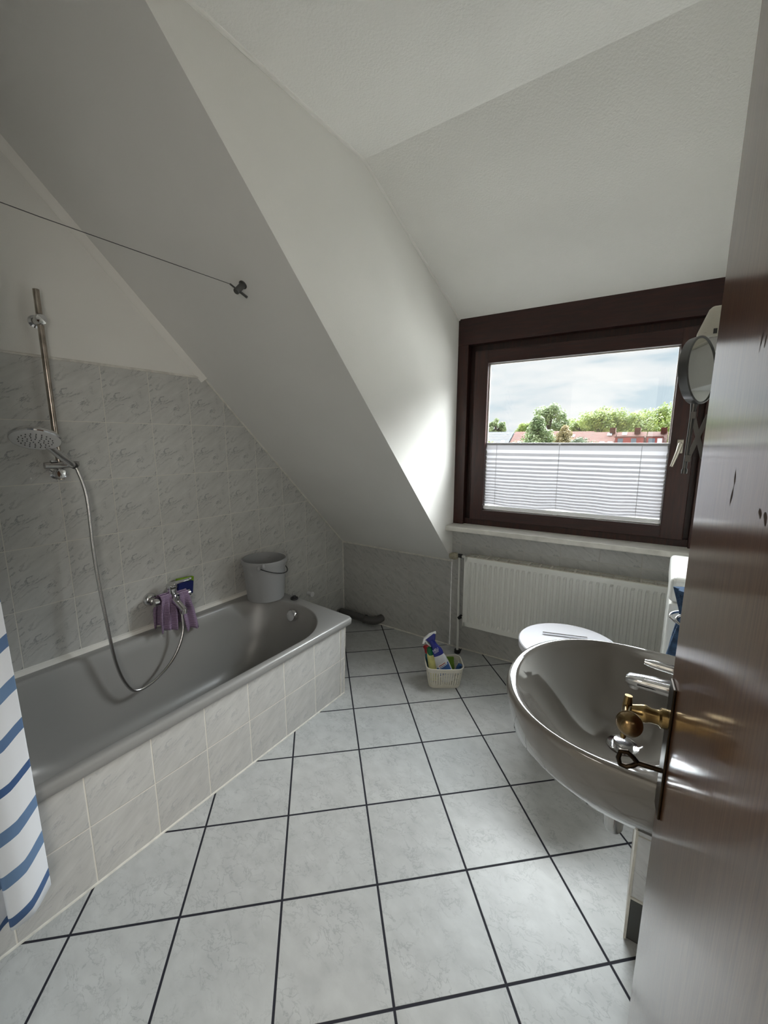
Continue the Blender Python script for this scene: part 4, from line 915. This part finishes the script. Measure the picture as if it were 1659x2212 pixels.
for k in range(6):
    for s in (0, 1):
        p0 = Vector((xa0+k*stp, -1.098+0.004*s, zt if s else zb)); p1 = Vector((xa0+(k+1)*stp-.002, -1.098+0.004*s, zb if s else zt))
        if k % 2: p0.z, p1.z = p0.z, p1.z
        d_ = (p1-p0).normalized(); nn_ = Vector((0, 1, 0)); sd_ = d_.cross(nn_)
        bmx = MB(); bmx.add([p+sd_*q*0.005+nn_*r_*0.0010 for p in (p0, p1) for q, r_ in ((-1, -1), (1, -1), (1, 1), (-1, 1))], [(0,1,2,3),(7,6,5,4),(0,4,5,1),(1,5,6,2),(2,6,7,3),(3,7,4,0)])
        bmx.build('scissor_bar', M_steel, mrn)
for zz in (zt, zb): MB().box((2.093, -1.106, zz-.009), (2.106, -1.093, zz+.009)).build('hinge_clip', M_steel, mrn, bevel=.001)
MB().box((2.288, -1.12, 1.30), (2.299, -1.08, 1.50)).build('wall_plate', M_steel, mrn, bevel=.002)

# ------------------------------------------------------------------ mirror lamp on the right wall
lm = thing('wall_lamp', (2.2, -0.90, 1.62), 'cream plastic mirror lamp on the right wall above the magnifying mirror', 'lamp')
prof = [(2.088, 1.668), (2.110, 1.730), (2.118, 1.738), (2.295, 1.740), (2.295, 1.662), (2.096, 1.662)]
mb = MB(); n_ = len(prof); vs = [(x, -0.99, z) for x, z in prof]+[(x, -0.80, z) for x, z in prof]
mb.add(vs, [tuple(range(n_-1, -1, -1)), tuple(range(n_, 2*n_))]+[(i, (i+1) % n_, n_+(i+1) % n_, n_+i) for i in range(n_)])
shd_ = mb.build('shade', M_cream, lm, bevel=.004)
mb = MB(); mb.add([(2.104, -0.994, 1.672), (2.110, -0.994, 1.672), (2.122, -0.994, 1.722), (2.115, -0.994, 1.718), (2.104, -0.989, 1.672), (2.110, -0.989, 1.672), (2.122, -0.989, 1.722), (2.115, -0.989, 1.718)],
       [(0,1,2,3),(7,6,5,4),(0,4,5,1),(1,5,6,2),(2,6,7,3),(3,7,4,0)]); mb.build('shade_rib', M_cream, shd_)
MB().box((2.116, -0.975, 1.545), (2.296, -0.81, 1.662)).build('lamp_base', M_white, lm, bevel=.003)
MB().box((2.124, -0.9945, 1.668), (2.132, -0.989, 1.680)).build('switch', M_dgrey, shd_)

# ------------------------------------------------------------------ outside: lawn, houses, trees
g = MB().add([(-90, 8, -6), (60, 8, -6), (60, 220, -6), (-90, 220, -6)], [(0, 1, 2, 3)]).build('ground', pm('paving', (0.48, 0.47, 0.45), 0.9, var=(0.3, 0.2))); g['kind'] = 'structure'
def roof_mat(name, c):
    m, t, b = new_mat(name); n = t.nodes; l = t.links; tcn = n.new('ShaderNodeTexCoord')
    wv = n.new('ShaderNodeTexWave'); wv.bands_direction = 'Z'; wv.inputs['Scale'].default_value = 3; wv.inputs['Distortion'].default_value = 1; l.new(tcn.outputs['Object'], wv.inputs['Vector'])
    nz = n.new('ShaderNodeTexNoise'); nz.inputs['Scale'].default_value = 1.5; nz.inputs['Detail'].default_value = 5; l.new(tcn.outputs['Object'], nz.inputs['Vector'])
    mx = n.new('ShaderNodeMix'); mx.data_type = 'RGBA'; l.new(nz.outputs[0], mx.inputs['Factor']); mx.inputs['A'].default_value = (*[x*0.75 for x in c], 1); mx.inputs['B'].default_value = (*[min(1, x*1.25) for x in c], 1)
    l.new(mx.outputs['Result'], b.inputs['Base Color']); b.inputs['Roughness'].default_value = 0.85
    bp = n.new('ShaderNodeBump'); bp.inputs['Distance'].default_value = 0.05; l.new(wv.outputs[0], bp.inputs['Height']); l.new(bp.outputs[0], b.inputs['Normal'])
    return m
M_rred = roof_mat('red_roof', (0.12, 0.040, 0.028)); M_rgrey = roof_mat('grey_roof', (0.10, 0.11, 0.12)); M_rdark = roof_mat('brown_roof', (0.12, 0.055, 0.045))
M_brick = pm('red_render', (0.22, 0.045, 0.04), 0.8, var=(2, 0.2)); M_owin = pm('outside_window', (0.55, 0.60, 0.66), 0.15); M_odark = pm('outside_dark_window', (0.10, 0.12, 0.15), 0.15)
M_owall = pm('house_wall', (0.45, 0.42, 0.38), 0.85)
def house(x0, x1, y, zr, ze, rm, label, chim=(), sky=(), dorm=(), wallm=None, group=None):
    h_ = thing('terraced_house', ((x0+x1)/2, y, -6), label, 'house', 'terraced houses outside the window')
    dep = 5.0
    MB().box((x0, y, -6), (x1, y+2*dep, ze)).build('wall', wallm or M_owall, h_)
    pr_ = MB(); pr_.add([(x0, y-.3, ze-.1), (x1, y-.3, ze-.1), (x1, y+dep, zr), (x0, y+dep, zr), (x0, y+2*dep+.3, ze-.1), (x1, y+2*dep+.3, ze-.1)], [(0,1,2,3),(3,2,5,4),(0,3,4),(1,5,2),(0,4,5,1)])
    pr_.build('roof', rm, h_)
    for cx_ in chim: MB().box((cx_-.35, y+dep-.4, zr-.6), (cx_+.35, y+dep+.4, zr+0.55)).build('chimney', M_rred, h_)
    sl_ = (zr-ze)/dep
    for (cx_, t_) in sky:
        yy = y+dep*t_; zz = ze+(zr-ze)*t_
        MB().add([(cx_-.28, yy-.28, zz-.28*sl_+.08), (cx_+.28, yy-.28, zz-.28*sl_+.08), (cx_+.28, yy+.28, zz+.28*sl_+.08), (cx_-.28, yy+.28, zz+.28*sl_+.08)], [(0,1,2,3)]).build('skylight', M_owin, h_)
    for (dx0, dx1, dt, wins) in dorm:
        zt_ = ze+(zr-ze)*dt; yb_ = y+dep*dt
        dm_ = MB().box((dx0, y+0.4, ze-.6), (dx1, yb_+.3, zt_)).build('dormer', M_brick, h_)
        MB().box((dx0-.1, y+0.2, zt_), (dx1+.1, yb_+.5, zt_+.12)).build('dormer_roof', M_rdark, dm_)
        for wx, ww, wmm in wins: MB().box((wx, y+.34, zt_-1.15), (wx+ww, y+.42, zt_-.12)).build('window', wmm, dm_)
    return h_
HY = 60.0
# (ridge sits a little above the height of the camera)
house(-24.0, -18.6, HY, 2.75, -0.6, M_rgrey, 'grey-roofed house at the far left of the row outside the window', sky=((-19.6, 0.52),), wallm=M_owall)
house(-18.4, -11.2, HY, 2.72, -0.6, M_rred, 'plain red-roofed house beside the grey-roofed one outside', sky=((-17.0, 0.48), (-14.3, 0.50), (-15.6, .82)))
house(-13.0+2.0, -7.6, HY+4, 2.75, -0.6, M_rred, 'red roof half hidden between the conifer and the bushes outside', sky=((-10.4, 0.78),))
house(-7.5, -4.2, HY, 2.55, -0.8, M_rred, 'red-roofed house with one skylight near the ridge, right of the bushes outside', chim=(-4.7,), sky=((-5.0, 0.88), (-5.7, 0.52), (-4.7, .52)))
house(-4.1, -0.6, HY, 2.50, -0.8, M_rred, 'red house with a wide red dormer and one chimney outside', chim=(-1.7,), sky=((-3.2, 0.92),), dorm=((-3.9, -0.75, 0.77, ((-3.6, .6, M_odark), (-2.1, .6, M_odark))),))
house(-0.5, 1.75, HY, 2.50, -0.8, M_rdark, 'brown-roofed house with a stout chimney and pale dormer windows outside', chim=(1.3,), dorm=((-0.4, 1.3, 0.77, ((-0.2, .7, M_odark), (0.75, .5, M_owin))),))
house(1.85, 7.5, HY-1, 2.45, -0.8, M_rred, 'house with a dark brick dormer at the right end of the row outside', dorm=((2.0, 6.5, 0.78, ((2.2, .9, M_owin),)),))

def leaf_mat(name, c1, c2):
    m, t, b = new_mat(name); n = t.nodes; l = t.links
    gi = n.new('ShaderNodeTexCoord'); nz = n.new('ShaderNodeTexNoise'); nz.inputs['Scale'].default_value = 0.9; nz.inputs['Detail'].default_value = 6; l.new(gi.outputs['Object'], nz.inputs['Vector'])
    r = n.new('ShaderNodeValToRGB'); l.new(nz.outputs[0], r.inputs[0]); r.color_ramp.elements[0].position = .35; r.color_ramp.elements[1].position = .65
    r.color_ramp.elements[0].color = (*c1, 1); r.color_ramp.elements[1].color = (*c2, 1); l.new(r.outputs[0], b.inputs['Base Color']); b.inputs['Roughness'].default_value = .7
    tr = n.new('ShaderNodeBsdfTranslucent'); l.new(r.outputs[0], tr.inputs[0]); mx = n.new('ShaderNodeMixShader'); mx.inputs[0].default_value = .2
    l.new(b.outputs[0], mx.inputs[1]); l.new(tr.outputs[0], mx.inputs[2]); l.new(mx.outputs[0], n['Material Output'].inputs[0])
    return m
M_bark = pm('bark', (0.10, 0.08, 0.06), .9)
TREEG = 'trees behind and in front of the house row outside'
def tree(label, x, y, ztop, rad, zc, leaves, mat, seed, conic=False, nclump=26, ls=0.32):
    rnd = random.Random(seed)
    t_ = thing('tree', (x, y, -6), label, 'tree', TREEG)
    tk = MB(); tk.tube([(x, y, -6), (x+.2, y, -1), (x, y, zc), (x+.1, y, ztop-(1.0 if not conic else .3))], .3, 8, radii=[.5, .38, .24, .05])
    cl = []
    for k in range(nclump):
        a = rnd.uniform(0, 2*pi); u = rnd.uniform(-.9, 1) 
        if conic:
            f = rnd.random(); rr_ = rad*(1-f)*rnd.uniform(.35, 1); cz = zc+(ztop-zc)*f*.95; c = Vector((x+rr_*cos(a), y+rr_*sin(a), cz)); cr_ = rad*.30*(1-.6*f)
        else:
            s = sqrt(max(0, 1-u*u)); k_ = rnd.uniform(.55, .86); c = Vector((x+rad*s*k_*cos(a), y+rad*s*k_*sin(a), zc+(ztop-zc)*u*k_)); cr_ = rad*rnd.uniform(.22, .36)
        cl.append((c, cr_))
        tk.tube([(x, y, min(c.z, zc)-rad*.3), (x+(c.x-x)*.5, y+(c.y-y)*.5, (c.z+zc)/2-.2), tuple(c)], .07, 5, radii=[.12, .08, .03])
    tk.build('trunk', M_bark, t_)
    vs, fs = [], []
    for k in range(leaves):
        c, cr_ = cl[rnd.randrange(len(cl))]
        d_ = Vector((rnd.gauss(0, 1), rnd.gauss(0, 1), rnd.gauss(0, 1))).normalized()*cr_*rnd.uniform(.55, 1.12); p = c+d_
        nn = (d_.normalized()+Vector((rnd.uniform(-.8, .8), rnd.uniform(-.8, .8), rnd.uniform(-.3, .9)))).normalized(); a = nn.orthogonal().normalized(); b_ = nn.cross(a); s = ls*rnd.uniform(.6, 1.2); b0_ = len(vs)
        vs += [p+a*s*.6, p+b_*s*.35, p-a*s*.6, p-b_*s*.35]; fs.append((b0_, b0_+1, b0_+2, b0_+3))
    MB_ = MB(); MB_.v = [tuple(v) for v in vs]; MB_.f = fs; me = bpy.data.meshes.new('foliage'); me.from_pydata(MB_.v, [], MB_.f); me.update()
    o = bpy.data.objects.new('foliage', me); COL.objects.link(o); me.materials.append(mat); o.parent = t_; o.matrix_parent_inverse = Matrix.Translation(t_.location).inverted()
    return t_
G1 = leaf_mat('leaf_bright', (0.12, 0.18, 0.04), (0.30, 0.36, 0.10)); G2 = leaf_mat('leaf_mid', (0.09, 0.14, 0.05), (0.22, 0.27, 0.12)); G3 = leaf_mat('leaf_conifer', (0.05, 0.09, 0.05), (0.13, 0.17, 0.10)); G4 = leaf_mat('leaf_rust', (0.16, 0.14, 0.05), (0.32, 0.25, 0.12))
tree('tall rounded tree left of centre behind the roofs outside', -16.2, 78, 7.7, 3.7, 3.6, 9000, G2, 3, nclump=34)
tree('broad leafy tree in the middle behind the red roofs outside', -7.9, 80, 7.0, 4.5, 3.3, 11000, G1, 5, nclump=40)
tree('broad leafy tree at the right edge of the window view', 0.2, 80, 7.1, 4.9, 3.3, 11000, G1, 8, nclump=40)
tree('small round tree at the left edge of the window view', -26.2, 78, 5.4, 1.9, 3.6, 4000, G2, 9)
tree('low tree left of the tall one behind the roofs outside', -20.6, 80, 4.8, 2.1, 3.2, 4000, G1, 10)
tree('small tree between the tall left tree and the broad middle tree', -12.3, 82, 5.4, 2.7, 3.0, 5000, G1, 12)
tree('small tree between the two broad trees behind the roofs', -3.2, 84, 5.0, 2.5, 3.0, 5000, G2, 13)
tree('dark conifer standing in front of the red-roofed house outside', -11.2, 50, 4.2, 4.6, -2.6, 15000, G2, 14, conic=True, nclump=110, ls=.26)
tree('rust-tinged conifer in front of the house row outside', -7.9, 49, 3.0, 3.2, -2.2, 9000, G4, 15, conic=True, nclump=80, ls=.22)
tree('dark green bush below the middle tree outside', -5.9, 48, 1.95, 2.0, -.3, 6000, G3, 16, nclump=34, ls=.22)
tree('light green bush in the lower left of the window view', -16.9, 48, 1.95, 1.4, .2, 4000, G1, 17, ls=.22)
